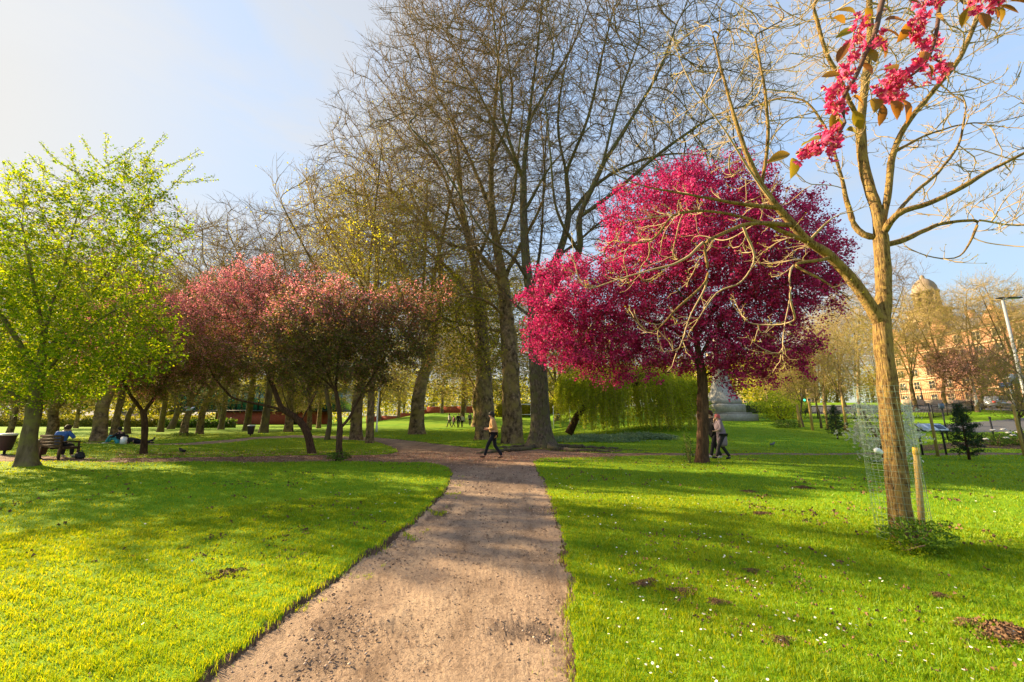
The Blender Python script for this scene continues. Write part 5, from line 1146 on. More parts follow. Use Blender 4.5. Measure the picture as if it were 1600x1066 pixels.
# street name and direction signs on posts
def sign(label, Y, px, py, w, h, mat, post_r, txt=None, col=None):
    c = W(px, py, Y); b = Vector((c.x, Y, float(H(c.x, Y)))); hz = c.z - b.z; t = thing('street_sign', label, 'sign', b)
    M = MB(); M.tube([(w * .35, .06, 0), (w * .35, .06, hz + h * .5)], post_r, 8); M.obj('post', M_GREY, t); M = MB(); M.box((0, 0, hz), (w, .04, h)); p = M.obj('panel', mat, t)
    M = MB(); rg = np.random.default_rng(4)
    for k in range(7): M.box((-w * .36 + k * w * .12, -.023, hz + .02), (w * .03, .006, h * (.3 + .2 * rg.random()))); M.box((-w * .36 + k * w * .12 + w * .03, -.023, hz - h * .1), (w * .05, .006, h * .1))
    M.obj('lettering', M_WHT, p); return t
sign('small blue sign with white letters on a post by the parked car', 40, 1571, 602, 1.35, .5, plain('sign_blue', (.01, .09, .42), .5), .045)
sign('grey-blue sign high on a post near the pair of stakes', 30, 1589, 592, 1.1, .7, plain('sign_grey', (.14, .19, .28), .5), .05)
t = thing('bollard_post', 'black slanting post beside the tarmac path', 'post', gp(1555, 24.0)); M = MB(); M.tube([(0, 0, 0), (0, 0, 1.5)], [.045, .04], 8); M.tube([(0, 0, 1.5), (0, 0, 1.6)], [.06, .05], 8); M.obj('post', M_BLK, t)
t = thing('bollard_post', 'black post with a cap behind the small dark pine', 'post', gp(1481, 26.0)); M = MB(); M.tube([(0, 0, 0), (0, 0, 2.0)], [.045, .04], 8); M.obj('post', M_BLK, t); M = MB(); M.box((0, 0, 2.15), (.3, .1, .34)); M.obj('sign_plate', plain('plate', (.1, .14, .2), .5), t)
# traffic light
p_ = foot(1259, 55); t = thing('traffic_light', 'dark traffic light showing green beyond the staked saplings', 'traffic light', p_)
zt = W(1259, 622, 55).z - p_.z; M = MB(); M.tube([(0, 0, 0), (0, 0, zt - .4)], .07, 8); M.obj('pole', M_BLK, t); M = MB(); M.box((0, 0, zt + .1), (.5, .3, 1.2)); hs = M.obj('signal_head', M_BLK, t)
for k, c in enumerate(((.03, .3, .12), (.05, .03, .01), (.06, .01, .01))):
    M = MB(); M.ball((0, -.16, zt - .28 + k * .38), (.14, .05, .14), 10); M.obj('lamp', em('green_lamp', (.05, 1.0, .45), 2.0) if k == 0 else plain('dead_lamp', c, .4), hs)
# white play frame / goals
def frame(label, px, Y, w, h, group=None, cross=True):
    t = thing('play_frame', label, 'frame', foot(px, Y), .1, group)
    for x in (-w / 2, w / 2): M = MB(); M.tube([(x, 0, 0), (x, 0, h)], .05, 8); M.obj('upright', M_WHT, t)
    M = MB(); M.tube([(-w / 2, 0, h), (w / 2, 0, h)], .05, 8); M.obj('crossbar', M_WHT, t)
    if cross: M = MB(); M.tube([(-w / 2, 0, h * .62), (w / 2, 0, h * .62)], .035, 8); M.obj('rail', M_WHT, t)
frame('white tubular frame standing between two great trunks', 822, 44, 1.1, 2.9); frame('white tubular frame seen between the smooth trunk and the willow', 878, 46, 1.9, 2.5); frame('low white tubular frame behind the willow curtain', 915, 47, 1.6, 2.0)
# railings
def railing(label, p0, p1, h, step=.14, mat=M_BLK, wall=0.0, wmat=None, group=None):
    p0, p1 = A(*p0), A(*p1); d = p1 - p0; L_ = np.linalg.norm(d); u = d / L_; n = int(L_ / step); zb = float(H(*p0)); t = thing('railing_fence', label, 'fence', (p0[0], p0[1], zb), 0, group)
    z = lambda s: float(H(*(p0 + u * s))) - zb
    M = MB()
    for i in range(n): s = i * step; q = u * s; M.box((q[0], q[1], z(s) + wall + h / 2), (.03, .03, h), rz=math.atan2(u[1], u[0]))
    M.obj('bars', mat, t); M = MB(); k = max(2, int(L_ / 3)); ss = np.linspace(0, L_, k)
    for hh in (.12, h - .08): M.tube([(u[0]*s, u[1]*s, z(s) + wall + hh) for s in ss], .035, 4)
    M.obj('rails', mat, t)
    for s in ss[::1]: P_ = MB(); q = u * s; P_.box((q[0], q[1], z(s) + wall + h / 2 + .08), (.1, .1, h + .16), rz=math.atan2(u[1], u[0])); P_.obj('post', mat, t)
    if wall:
        Wm = MB()
        for a, b in zip(ss[:-1], ss[1:]):
            m_ = (a + b) / 2; q = u * m_; Wm.box((q[0], q[1], z(m_) + wall / 2 - .3), (b - a, .35, wall + .6), rz=math.atan2(u[1], u[0]))
        Wm.obj('wall', wmat, t)
    return t
railing('black park railings behind the staked saplings', (27, 47), (47, 45.5), 1.5, .16)
railing('black park railings along the street by the domed tower side', (47.3, 45.5), (62, 53), 1.3, .18)
railing('dark railings before the garden wall past the pale lamp column', (64, 66), (112, 63.5), 1.8, .3, M_BLK, .9, plain('garden_wall', (.42, .33, .24), .9))
railing('brick wall with pale railings at the far edge of the rising lawn', (-33, 92), (-6, 93), 1.1, .3, plain('pale_rail', (.45, .42, .40), .6), 1.6, M_BRICK)
# ---- silver car (an estate with its tailgate side towards us)
pc = foot(1562, 57); t = thing('parked_car', 'silver estate car parked on the street beyond the flower bed', 'car', pc, 0)
prof = [(-2.2, .35), (-2.25, .7), (-2.15, 1.0), (-1.95, 1.08), (-1.55, 1.62), (-1.3, 1.68), (.4, 1.68), (.75, 1.58), (1.3, 1.05), (2.05, .92), (2.25, .7), (2.25, .35), (1.75, .3), (-1.75, .3)]
M = MB(); M.prism(prof, -.88, .88); body = M.obj('body', M_CAR, t)
M = MB(); M.prism([(-1.8, 1.12), (-1.48, 1.55), (-.7, 1.57), (-.7, 1.1)], -.89, .89); M.prism([(-.62, 1.1), (-.62, 1.57), (.1, 1.57), (.1, 1.08)], -.89, .89); M.prism([(.17, 1.08), (.17, 1.57), (.42, 1.57), (.66, 1.5), (1.05, 1.08)], -.89, .89); M.obj('side_window', M_GLASS, body)
for x in (-1.4, 1.4):
    for y in (-.82, .82): 
        M = MB(); a = np.arange(20) * 2 * PI / 20; ring = np.stack([x + .34 * np.cos(a), np.full(20, y - .1), .34 + .34 * np.sin(a)], 1); r2 = ring + A(0, .2, 0); i = np.arange(20); j = (i + 1) % 20
        M.add(np.concatenate([ring, r2]), [np.stack([i, j, j + 20, i + 20], 1), i[None, ::-1], (i + 20)[None]]); w = M.obj('wheel', M_RUB, t); M = MB(); M.ball((x, y + .1 * np.sign(y), .34), (.2, .03, .2), 12); M.obj('rim', M_GREY, w)
for y in (-.65, .65): M = MB(); M.box((-2.22, y, .85), (.08, .3, .25)); M.obj('tail_light', plain('red_lens', (.5, .02, .02), .3), t); M = MB(); M.box((2.17, y, .78), (.1, .32, .14)); M.obj('headlight', M_WHT, t)
t.rotation_euler = (0, 0, .25)

# ------------------------------------------------------------------ buildings
def windows(t, P0, u, n, wid, hgt, z0, zstep, rows, x0, xstep, cols, fmat, gmat, arch=False, sub=None):
    u = A(*u); n = A(*n); rz = math.atan2(u[1], u[0])
    for r in range(rows):
        for c in range(cols):
            q = A(*P0)[:2] + u * (x0 + c * xstep); z = z0 + r * zstep
            M = MB(); f = .14
            for dx, dz, sx, sz in ((0, hgt/2 + f/2, wid + 2*f, f), (0, -hgt/2 - f/2, wid + 2*f, f), (-wid/2 - f/2, 0, f, hgt), (wid/2 + f/2, 0, f, hgt), (0, 0, .06, hgt), (0, 0, wid, .06)):
                M.box((q[0] + u[0]*dx + n[0]*.06, q[1] + u[1]*dx + n[1]*.06, z + dz), (sx, .18, sz), rz=rz)
            w = M.obj('window', fmat, t); M = MB(); M.box((q[0] + n[0]*.02, q[1] + n[1]*.02, z), (wid - .01, .06, hgt - .01), rz=rz); M.obj('pane', gmat, w)
# brick and green glass building beyond the leaning crab apple
yb = 84.0; x0, x1 = foot(292, yb).x, foot(500, yb).x; zb = 0; t = thing('pavilion_building', 'long low building of red brick below a band of green glass', 'building', ((x0 + x1) / 2, yb, 0))
hw = (x1 - x0) / 2
M = MB(); M.box((3, 2, 1.0), (2 * hw - 6, 4, 3.2)); M.obj('wall', M_BRICK, t)
M = MB(); M.box((0, 4, 5.3), (2 * hw + 6, 8, 4.8)); M.obj('glass_front', M_GGL, t)
for k in range(30): M = MB(); M.box((-hw - 3 + k * (2 * hw + 6) / 29, -.06, 5.3), (.2, .2, 4.8)); M.obj('mullion', M_BLK, t)
M = MB(); M.box((0, 3.8, 2.75), (2 * hw + 7, 9, .3)); M.obj('ledge', M_BLK, t); M = MB(); M.box((0, 4, 7.9), (2 * hw + 8, 10, .4)); M.obj('roof', M_ROOF, t)
for x in (-hw * .1, hw * .62): M = MB(); M.box((x, -.1, 1.2), (.9, .3, 2.8)); M.obj('pillar', M_BLK, t)
t = thing('low_building', 'low pale pink building at the end of the glass pavilion', 'building', foot(232, 88)); M = MB(); M.box((0, 0, 1.2), (9, 5, 2.4)); M.obj('wall', plain('pink_render', (.55, .38, .30), .9), t); M = MB(); M.box((0, 0, 2.55), (9.6, 5.6, .3)); M.obj('roof', M_ROOF, t); M = MB(); M.box((1, -2.53, 1.3), (1.6, .1, 1.2)); M.obj('window', M_GLASS, t)
# terrace along the street
def terrace(label, p0, p1, hgt, cols, rows, mat, seed, gables=True, fm=None):
    p0, p1 = A(*p0), A(*p1); d = p1 - p0; L_ = np.linalg.norm(d); u = d / L_; n = A(-u[1], u[0]); rz = math.atan2(u[1], u[0]); zb = float(H(*((p0 + p1) / 2))); fm = fm or M_SAND
    t = thing('terrace_building', label, 'building', (p0[0], p0[1], zb)); D = 12.0; c = d / 2 - n * D / 2
    M = MB(); M.box((c[0], c[1], hgt / 2 - 1), (L_, D, hgt + 2), rz=rz); M.obj('wall', mat, t)
    st = hgt / rows; cs = L_ / cols; windows(t, (0, 0), u, n, cs * .38, st * .55, st * .5, st, rows, cs / 2, cs, cols, fm, M_GLASS)
    M = MB()
    for r in range(1, rows + 1): q = d / 2 + n * .12; M.box((q[0], q[1], r * st - .05), (L_ + .2, .32, .35), rz=rz)
    M.obj('string_course', fm, t)
    M = MB(); R_ = np.array([[math.cos(rz), -math.sin(rz)], [math.sin(rz), math.cos(rz)]]); prof = [(.6, hgt + .13), (-D - .4, hgt + .13), (-D / 2, hgt + 4.2)]
    V = [];
    for s_ in (-.3, L_ + .3):
        for a, z in prof: q = u * s_ + n * a; V.append((q[0], q[1], z))
    M.add(V, [np.array([[0, 1, 2], [5, 4, 3]]), np.array([[0, 3, 4, 1], [1, 4, 5, 2], [2, 5, 3, 0]])]); rf = M.obj('roof', M_ROOF, t)
    for k in range(cols // 3): q = u * (cs * (1.0 + 3 * k)) - n * D * .5; M = MB(); M.box((q[0], q[1], hgt + 4.2), (1.4, 1.0, 3.2), rz=rz); M.obj('chimney', mat, rf)
    if gables:
        for k in range(cols // 3):
            q = u * (cs * (1.5 + 3 * k)); M = MB(); V = []
            for a in (.35, -.6):
                for b, z in ((-cs * .8, hgt + .14), (cs * .8, hgt + .14), (0, hgt + 4.4)): w = q + u * b + n * a; V.append((w[0], w[1], z))
            M.add(V, [np.array([[0, 1, 2], [5, 4, 3]]), np.array([[0, 3, 4, 1], [1, 4, 5, 2], [2, 5, 3, 0]])]); M.obj('gable', mat, t)
    return t
terrace('tall red brick terrace with gables, sunlit behind the street trees', (104, 66), (108, 116), 17, 12, 5, M_TERR, 1)
terrace('tan stone terrace at the far end of the street by the dome', (98, 128), (64, 150), 15, 9, 4, M_SAND, 2, False)
t = terrace('orange brick block behind the tall open tree by the lamp post', (92, 57), (100, 63.5), 13, 3, 4, M_TERR, 3)
# domed tower
M_SAND2 = plain('weathered_stone', (.30, .22, .13), .9, .3, .6)
pt = A(127.5, 118); zb = float(H(*pt)); t = thing('domed_tower', 'sandstone tower with a small dome and lantern above the street trees', 'tower', (pt[0], pt[1], zb), .3)
zt = W(1445, 432, 118).z - zb
M = MB(); M.box((0, 0, zt * .36), (7.2, 7.2, zt * .72)); M.obj('wall', M_SAND2, t)
M = MB(); M.box((0, 0, zt * .725), (8.2, 8.2, .6)); M.box((0, 0, zt * .52), (7.7, 7.7, .4)); M.obj('cornice', M_SAND2, t)
M = MB(); 
for k in range(8): a = k * PI / 4 + PI / 8; M.tube([(2.6 * math.cos(a), 2.6 * math.sin(a), zt * .73), (2.6 * math.cos(a), 2.6 * math.sin(a), zt * .86)], .42, 8)
M.lathe([(2.0, zt * .73), (2.0, zt * .86)], k=16); M.obj('belfry', M_SAND2, t)
M = MB(); M.lathe([(3.2, zt * .86), (3.2, zt * .875), (2.9, zt * .88), (2.8, zt * .91), (2.3, zt * .94), (1.5, zt * .965), (.6, zt * .98), (.5, zt * 1.0), (.1, zt * 1.01)], k=24); M.obj('dome', plain('dome_lead', (.30, .22, .15), .7), t, smooth=False)
windows(t, (-2, -3.6), (1, 0), (0, -1), 1.1, 3.0, zt * .6, 1, 1, 0, 2, 3, M_SAND2, M_GLASS); windows(t, (-3.6, 2), (0, -1), (-1, 0), 1.1, 3.0, zt * .6, 1, 1, 0, 2, 3, M_SAND2, M_GLASS)
M = MB(); M.box((0, 0, 0), (16, 9, zt * 1.3)); o = M.obj('nave', M_SAND2, t, (10, 4, 0)); M = MB(); V = [(2, -.6, zt*.651), (18.2, -.6, zt*.651), (18.2, 8.6, zt*.651), (2, 8.6, zt*.651), (2, 4, zt*.78), (18.2, 4, zt*.78)]; M.add(V, [np.array([[0, 1, 5, 4], [2, 3, 4, 5], [3, 2, 1, 0]]), np.array([[0, 4, 3], [1, 2, 5]])]); M.obj('roof', M_ROOF, t)

# ================================================================== crab apple boughs reaching over the camera
L_PET = leafmat('petal', [(.1, (.40, .010, .09)), (.45, (.62, .035, .17)), (.75, (.80, .13, .30)), (.95, (.90, .42, .52))], .4, 30, .35, tint=(1.1, 1, 1))
L_BRZ = leafmat('young_leaf', [(.1, (.16, .07, .02)), (.4, (.30, .13, .03)), (.7, (.22, .20, .02)), (.95, (.42, .16, .04))], .5, 5, .3, rough=.35)
rg = np.random.default_rng(77); tb = Vector((2.5, -.9, 0)); t = thing('overhanging_crab_apple', 'crab apple twigs with pink flowers and bronze leaves hanging from the top edge', 'tree', tb)
T0 = np.array(tb)
def P3(L, d): return [np.array(W(x, y, yy)) - T0 for x, y, yy in [(p[0], p[1], d + (p[2] if len(p) > 2 else 0)) for p in L]]
M = MB(); M.tube([(0, 0, -.1), (.02, .02, .6), (-.03, .05, 1.3), (-.1, .1, 2.0), (-.3, .3, 2.5)], [.13, .095, .08, .07, .05], 14); M.obj('trunk', B_CRAB, t, smooth=True)
hub = A(-.3, .3, 2.5); tw_ = []
b1_ = P3([(1400, -60), (1378, 5), (1368, 50), (1352, 85), (1338, 118), (1316, 158), (1320, 192), (1302, 216), (1275, 228), (1244, 240)], .78)
b2_ = P3([(1472, -60), (1468, -5), (1464, 45), (1452, 88), (1432, 112), (1408, 128), (1380, 142)], .80)
b3_ = P3([(1552, -60), (1548, -15), (1560, 6)], .82)
b2b = P3([(1452, 88), (1470, 98), (1484, 112)], .80)
M = MB()
for b, h2 in ((b1_, A(-1.2, 1.35, 2.85)), (b2_, A(-1.1, 1.45, 2.85)), (b3_, A(-1.0, 1.5, 2.8))):
    q = resample([hub, (hub + b[0]) / 2 + A(0, 0, .28), b[0] + A(.04, -.03, .12)] + b, .03); M.tube(q, np.linspace(.020, .0022, len(q)), 8)
q = resample(b2b, .02); M.tube(q, np.linspace(.0025, .0018, len(q)), 6); M.obj('branches', plain('crab_twig', (.10, .05, .035), .7), t, smooth=True)
def petal_flower(c, n, r, PV, PF, k0):
    n = n / np.linalg.norm(n); a = np.cross(n, rg.normal(size=3)); a /= np.linalg.norm(a); b = np.cross(n, a); np_ = rg.integers(5, 9)
    for q in range(np_):
        th_ = q * 2 * PI / np_ + rg.normal(0, .15); d = a * math.cos(th_) + b * math.sin(th_); s = np.cross(n, d); L_ = r * rg.uniform(.8, 1.1); cup = rg.uniform(.1, .7)
        rows = []
        for f_, w in ((0.05, .08), (.35, .24), (.7, .32), (1.0, .15)):
            ctr = c + d * L_ * f_ + n * L_ * cup * f_**1.6; rows += [ctr - s * L_ * w + n * L_ * .10, ctr - n * L_ * .03, ctr + s * L_ * w + n * L_ * .10]
        i0 = len(PV); PV.extend(rows)
        for k in range(3):
            for j in range(2): PF.append((i0 + k*3 + j, i0 + k*3 + j + 1, i0 + k*3 + j + 4, i0 + k*3 + j + 3))
def leafs(c, d, n, Ln, wd, LV, LF):
    d = d / np.linalg.norm(d); s = np.cross(d, n); s /= np.linalg.norm(s); n = np.cross(s, d); i0 = len(LV); crv = rg.uniform(-.1, .5)
    prof = [(0, .02), (.12, .22), (.3, .42), (.5, .48), (.7, .40), (.88, .2), (1.0, .01)]
    for f_, w in prof:
        ct = c + d * Ln * f_ - n * Ln * crv * f_**2; LV.extend([ct - s * wd * w + n * wd * w * .45, ct, ct + s * wd * w + n * wd * w * .45])
    for k in range(6):
        for j in range(2): LF.append((i0 + k*3 + j, i0 + k*3 + j + 1, i0 + k*3 + j + 4, i0 + k*3 + j + 3))
PV, PF, LV, LF, SV = [], [], [], [], MB(); YV = MB()
clusters = [(1350, 40, 24, 5, .78), (1342, 62, 20, 5, .78), (1368, 60, 16, 4, .78), (1330, 92, 17, 6, .78), (1322, 120, 19, 8, .78), (1308, 138, 20, 8, .78), (1303, 158, 16, 7, .78), (1308, 172, 14, 6, .78), (1305, 205, 17, 7, .78), (1292, 222, 17, 8, .78), (1275, 235, 14, 6, .78), (1300, 232, 14, 5, .78), (1250, 240, 12, 5, .78), (1262, 233, 10, 4, .78),
    (1442, 12, 20, 7, .8), (1436, 32, 19, 8, .8), (1430, 54, 17, 6, .8), (1446, 80, 16, 7, .8), (1438, 98, 17, 7, .8), (1470, 108, 17, 7, .8), (1456, 118, 13, 4, .8), (1400, 128, 19, 8, .8), (1380, 136, 18, 7, .8), (1392, 148, 15, 6, .8), (1415, 120, 14, 5, .8), (1405, 150, 13, 4, .8), (1460, 60, 10, 3, .8),
    (1530, -2, 22, 7, .82), (1550, 4, 19, 6, .82), (1520, 5, 14, 4, .82), (1570, -5, 15, 4, .82), (1465, 5, 12, 4, .8)]
for px, py, sp_, k, d in clusters:
    for q in range(int(k * 1.9)):
        c = np.array(W(px + rg.normal(0, sp_ * .42), py + rg.normal(0, sp_ * .5), d + rg.normal(0, .02))) - T0; n = rg.normal(size=3) + A(-.2, -.9, -.4); petal_flower(c, n, rg.uniform(.0075, .012), PV, PF, 0)
        st_ = c - n / np.linalg.norm(n) * .004; e_ = np.array(W(px, py - 8, d)) - T0; SV.tube([st_, (st_ + e_) / 2 + A(0, 0, .004), e_], .0007, 4)
        if q % 2 == 0: nn_ = n / np.linalg.norm(n); [YV.tube([c, c + (nn_ + rg.normal(0, .3, 3)) * .007], [.0005, .0008], 3) for _ in range(5)]
V_ = [(1355, 12, .3, -1), (1335, 22, -.8, .3), (1380, 30, 1, .1), (1385, 42, 1, -.2), (1338, 50, -1, -.2), (1325, 60, -.4, -.8), (1368, 62, .8, -.5), (1372, 75, 1, -.3), (1348, 82, .2, -1), (1340, 95, .3, -1), (1362, 20, .6, .6), (1312, 118, -1, .1), (1332, 152, 1, -.1), (1333, 170, .5, -.9), (1304, 172, -.3, -1), (1312, 186, .2, -1),
    (1325, 205, 1, .1), (1283, 215, -.3, .8), (1240, 244, -.2, -1), (1232, 238, -.9, -.2), (1420, 40, -.5, -1), (1424, 55, -.2, -1), (1455, 22, 1, 0), (1450, 45, .8, .3), (1442, 95, .3, .5), (1475, 100, 1, -.4), (1452, 102, .2, -.8), (1402, 112, -.2, .9), (1365, 150, -.4, -1), (1378, 155, 0, -1), (1390, 158, .1, -1), (1402, 162, .3, -1), (1412, 155, .4, -1), (1425, 128, 1, .3),
    (1518, 10, -.2, -1), (1528, 18, .1, -1.2), (1543, 14, .1, -1), (1552, 12, .3, -1), (1560, 8, .5, -.9), (1578, 2, .4, -1), (1500, -5, -.8, .2), (1408, -4, .6, -.4), (1318, 40, -.9, .2)]
for px, py, dx, dz in V_:
    c = np.array(W(px + rg.normal(0, 3), py + rg.normal(0, 3), .79 + rg.normal(0, .02))) - T0; leafs(c, A(dx, rg.normal(0, .3), dz), A(rg.normal(0, .5), -1, .3 + rg.normal(0, .4)), rg.uniform(.032, .052), rg.uniform(.019, .028), LV, LF)
put('blossom', mesh_from('blossom', np.array(PV), [np.array(PF)], [L_PET], smooth=True), t); put('leaves', mesh_from('leaves', np.array(LV), [np.array(LF)], [L_BRZ], smooth=True), t)
SV.obj('flower_stalks', plain('stalk', (.35, .10, .06), .6), t); YV.obj('stamens', plain('stamen', (.75, .45, .30), .6), t)

# ================================================================== things lying on the ground
def clods(P, r, seed, mat, name, label, cat=None, kind=None, group=None, flat=.45):
    rg = np.random.default_rng(seed); M = MB()
    for p in P:
        k = 5; M.ball(p, (r * rg.uniform(.6, 1.3), r * rg.uniform(.6, 1.3), r * flat * rg.uniform(.6, 1.3)), 6)
    o = M.obj(name, mat); return tag(o, label, cat, group, kind)
EARTH = plain('crumbly_earth', (.17, .095, .05), .95, .5, 25)
big = [(357, 903, .16, 'largest clump of dug earth on the sunlit lawn'), (330, 912, .09, 'small earth clump just beside the largest one'), (477, 834, .09, 'dark earth clump near the path bend'), (205, 876, .06, 'crumbled earth clump on the line of sunlight'), (293, 862, .07, 'earth clump in the shade above the largest one'), (475, 818, .07, 'low earth clump just beyond the dark one'), (1003, 918, .08, 'earth clump in the shaded lawn beside the path'), (1016, 912, .06, 'small earth clump touching its larger neighbour on the shaded lawn'),
    (1068, 929, .09, 'wide earth clump on the shaded lawn'), (1121, 946, .07, 'earth clump at the edge of the shade'), (1175, 897, .06, 'lone earth clump towards the golden trunk'), (1580, 1000, .2, 'large brown sod at the edge of the lawn by the frame side'.replace('by the frame side', 'far from the path')), (1512, 982, .08, 'small brown sod near the large sod'), (1468, 935, .06, 'lone brown clump below the weeds of the young tree'), (1220, 1008, .07, 'brown clump in the nearest sunlit grass'.replace('nearest', 'bright')), (1170, 771, .12, 'worn brown patch of clods on the upper lawn'), (1255, 764, .16, 'wide brown patch of clods on the upper lawn'), (1190, 806, .11, 'sunlit clods on the upper lawn')]
for px, py, r, lab in big:
    g = ground(px, py); rg = np.random.default_rng(int(px + py)); M = MB(); n = 420; a = rg.random(n) * 6.28; d = r * rg.random(n)**.6; lob = 1 + .35 * np.sin(a * 3 + px)
    C = np.stack([d * np.cos(a) * 1.35 * lob, d * np.sin(a) * .85 * lob, .028 + (r - d) * .34 * rg.random(n)], 1); V, Fc = leaf_geo(C, r * .13 * rg.uniform(.5, 1.3, n), rg, 1.0, fold=1.1); M.add(V, Fc); M.ball((0, 0, .01), (r * .8, r * .5, .02 + r * .16), 10)
    tag(M.obj('earth_clump', EARTH, None, g), lab, 'earth clump', 'earth clumps on the lawn')
def on_lawn(n, seed, r0=3, r1=26, pxr=(-58, 58), cond=None):
    rg = np.random.default_rng(seed); a = np.radians(rg.uniform(*pxr, n)); r = np.exp(rg.uniform(math.log(r0), math.log(r1), n)); x, y = np.sin(a) * r, np.cos(a) * r; g = gravel_sd(x, y); ok = g > .15
    if cond is not None: ok &= cond(x, y, rg)
    return x[ok], y[ok], r[ok], rg
x, y, r, rg = on_lawn(2200, 5, 3.2, 22, cond=lambda x, y, rg: (np.sin(x * 1.1 + 2) * np.sin(y * .9 + x * .3) > .15) | (rg.random(len(x)) < .08))
P = np.stack([x, y, H(x, y) + .045], 1); P = (P[:, None] + rg.normal(0, .02, (len(P), 3, 3)) * A(1, 1, .25) * np.minimum(r, 9)[:, None, None] / 4).reshape(-1, 3)
sz = np.repeat(np.minimum(r, 10) * .0032, 3); V, Fc = leaf_geo(P, sz * 1.6, rg, .9, fold=.9)
tag(put('crumbs_of_earth', mesh_from('crumbs_of_earth', V, [Fc], [EARTH])), 'crumbs of earth and worm casts strewn over the lawn', 'earth', kind='stuff')
# daisies
dd = lambda x, y, rg: (rg.random(len(x)) < np.clip(.06 + 1.0 * ((x > .7) & (x < 3.6) & (y < 12)) + .35 * ((x < -2.0) & (x > -3.5) & (y > 6) & (y < 12)), 0, 1)) & (np.sin(x * 2.4 + y) * np.sin(y * 1.9) > -.35)
x, y, r, rg = on_lawn(4200, 6, 2.9, 16, cond=dd); keep_ = rg.random(len(x)) < .42; x, y, r = x[keep_], y[keep_], r[keep_]; M = MB(); n = len(x)
k = 8; a = np.arange(k) * 2 * PI / k; rad = .0085 * np.clip(r / 5, 1, 1.6); tilt = rg.normal(0, .25, (n, 2)); C = np.stack([x, y, H(x, y) + .055 + .012 * rg.random(n)], 1)
ring = np.stack([np.cos(a)[None] * rad[:, None], np.sin(a)[None] * rad[:, None], (np.cos(a)[None] * tilt[:, :1] + np.sin(a)[None] * tilt[:, 1:]) * rad[:, None]], -1) + C[:, None]
M.add(ring.reshape(-1, 3), [np.arange(n * k).reshape(n, k)], 0); ring2 = (ring - C[:, None]) * .35 + C[:, None] + A(0, 0, .002); M.add(ring2.reshape(-1, 3), [np.arange(n * k).reshape(n, k)], 1)
tag(M.obj('daisies_in_grass', [plain('daisy_white', (.8, .8, .78), .6, .03), plain('daisy_yellow', (.75, .5, .03), .6)]), 'tiny white daisies sprinkled through the lawn', 'daisies', kind='stuff')
# fallen petals and leaves along the crossing path
rg = np.random.default_rng(12); n = 9000; px = rg.uniform(180, 960, n); py = np.clip(rg.normal(712, 4.5, n), 694, 728); fx = (px - CX) / F
Yv = 1.6 / np.tan(np.radians(.001) + np.arctan((py - HORIZON) / F * .97)); x = fx * (Yv * cp - 1.6 * sp); y = Yv
P = np.stack([x, y, H(x, y) + np.where(gravel_sd(x, y) < 0, .012, .06)], 1); V, Fc = leaf_geo(P, .045, rg, .8, nrm=A([0, 0, 1.]), flat=1.8)
pm_ = leafmat('fallen_petal', [(.1, (.16, .07, .045)), (.5, (.32, .14, .10)), (.75, (.55, .30, .26)), (.95, (.75, .5, .45))], .2)
tag(put('fallen_leaves', mesh_from('fallen_leaves', V, [Fc], [pm_])), 'fallen petals and brown leaves drifted along the crossing path', 'fallen leaves', kind='stuff')
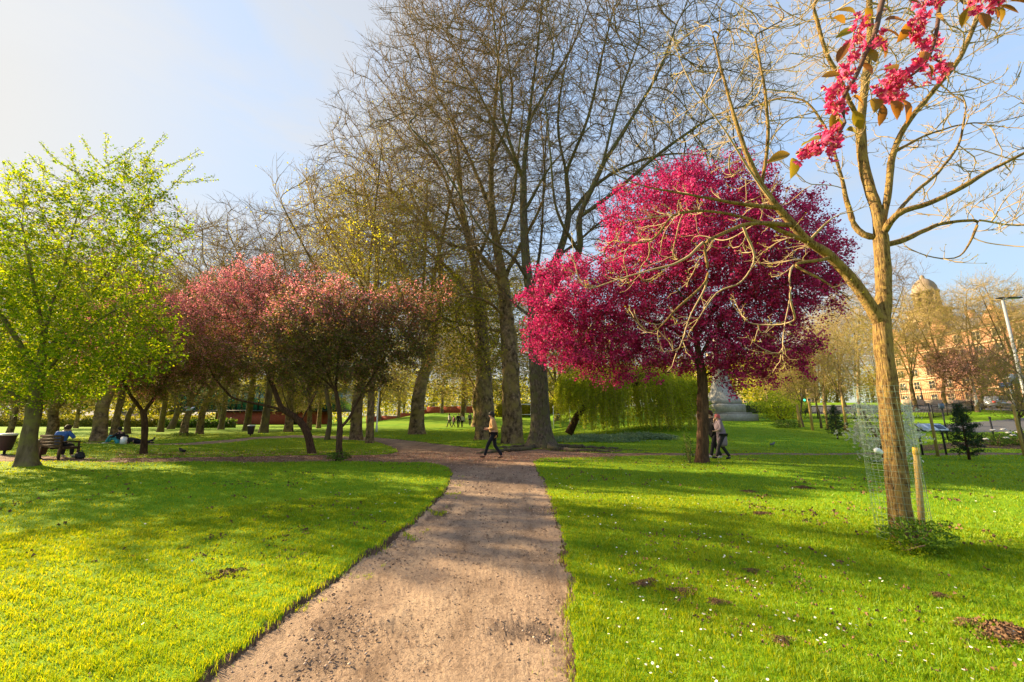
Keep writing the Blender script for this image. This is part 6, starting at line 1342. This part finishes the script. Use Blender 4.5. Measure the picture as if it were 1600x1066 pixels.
# stones on the path
rg = np.random.default_rng(14); M = MB(); n = 30000; a = np.radians(rg.uniform(-42, 12, n)); r = np.exp(rg.uniform(math.log(2.3), math.log(14), n)); x, y = np.sin(a) * r, np.cos(a) * r; ok = gravel_sd(x, y) < -.02; x, y, r = x[ok], y[ok], r[ok]
cl_ = [list(ground(*p))[:2] for p in ((860, 995), (560, 960), (600, 880), (480, 1040), (845, 800), (520, 1000), (620, 850))]
ex = np.concatenate([rg.normal(0, (.16, .18), (70, 2)) + A(*c) for c in cl_]); ok = gravel_sd(ex[:, 0], ex[:, 1]) < -.05; ex = ex[ok]; x = np.concatenate([x, ex[:, 0]]); y = np.concatenate([y, ex[:, 1]]); nb = len(ex)
sz = np.concatenate([r * .0008 * (rg.random(len(r))**5 * 2.8 + .6), rg.uniform(.004, .016, nb) ])
base_ = A([1,0,0],[-1,0,0],[0,1,0],[0,-1,0],[0,0,.7],[0,0,-.7]); tri = np.array([[0,2,4],[2,1,4],[1,3,4],[3,0,4],[2,0,5],[1,2,5],[3,1,5],[0,3,5]]); nn_ = len(x)
V = base_[None] * sz[:, None, None] * rg.uniform(.6, 1.3, (nn_, 6, 1)); an = rg.uniform(0, 6.28, nn_); c_, s_ = np.cos(an)[:, None], np.sin(an)[:, None]
V = np.stack([V[..., 0] * c_ - V[..., 1] * s_, V[..., 0] * s_ + V[..., 1] * c_, V[..., 2]], -1) + np.stack([x, y, H(x, y) + sz * .25], 1)[:, None]
M.add(V.reshape(-1, 3), [(np.arange(nn_)[:, None, None] * 6 + tri).reshape(-1, 3)])
sm_, nt, N, L = newmat('path_stone'); g = N.new('ShaderNodeNewGeometry'); finish(nt, ramp(nt, [(.1, (.13, .09, .065)), (.6, (.30, .20, .14)), (.95, (.50, .38, .29))], g.outputs['Random Per Island']), .9, spec=.2)
tag(M.obj('loose_gravel', sm_), 'loose stones and grit on the sandy path', 'gravel', kind='stuff')
# roots breaking out of the path edge by the great smooth trunk
t = thing('exposed_root', 'bare tree roots running along the path edge under the great smooth trunk', 'root', Vector(b1) + Vector((0, 0, .1)))
for q, L_ in enumerate(([(-.4, -.4, .05), (-1.0, -2.2, .06), (-2.2, -3.3, .05), (-3.2, -3.7, -.02)], [(.3, -.5, .05), (.5, -2.0, .07), (1.4, -2.9, .06), (3.0, -3.1, .02), (3.9, -3.0, -.04)], [(.6, -.2, .05), (2.2, -1.2, .06), (3.8, -1.4, .0)], [(-.6, 0, .05), (-1.6, -.7, .05), (-2.4, -.8, -.03)])):
    M = MB(); w_ = resample(L_, .2); w_ = w_ + np.random.default_rng(q).normal(0, .03, w_.shape); M.tube(w_, np.linspace(.15, .04, len(w_)), 8); M.obj('root', B_BIG, t, smooth=True)
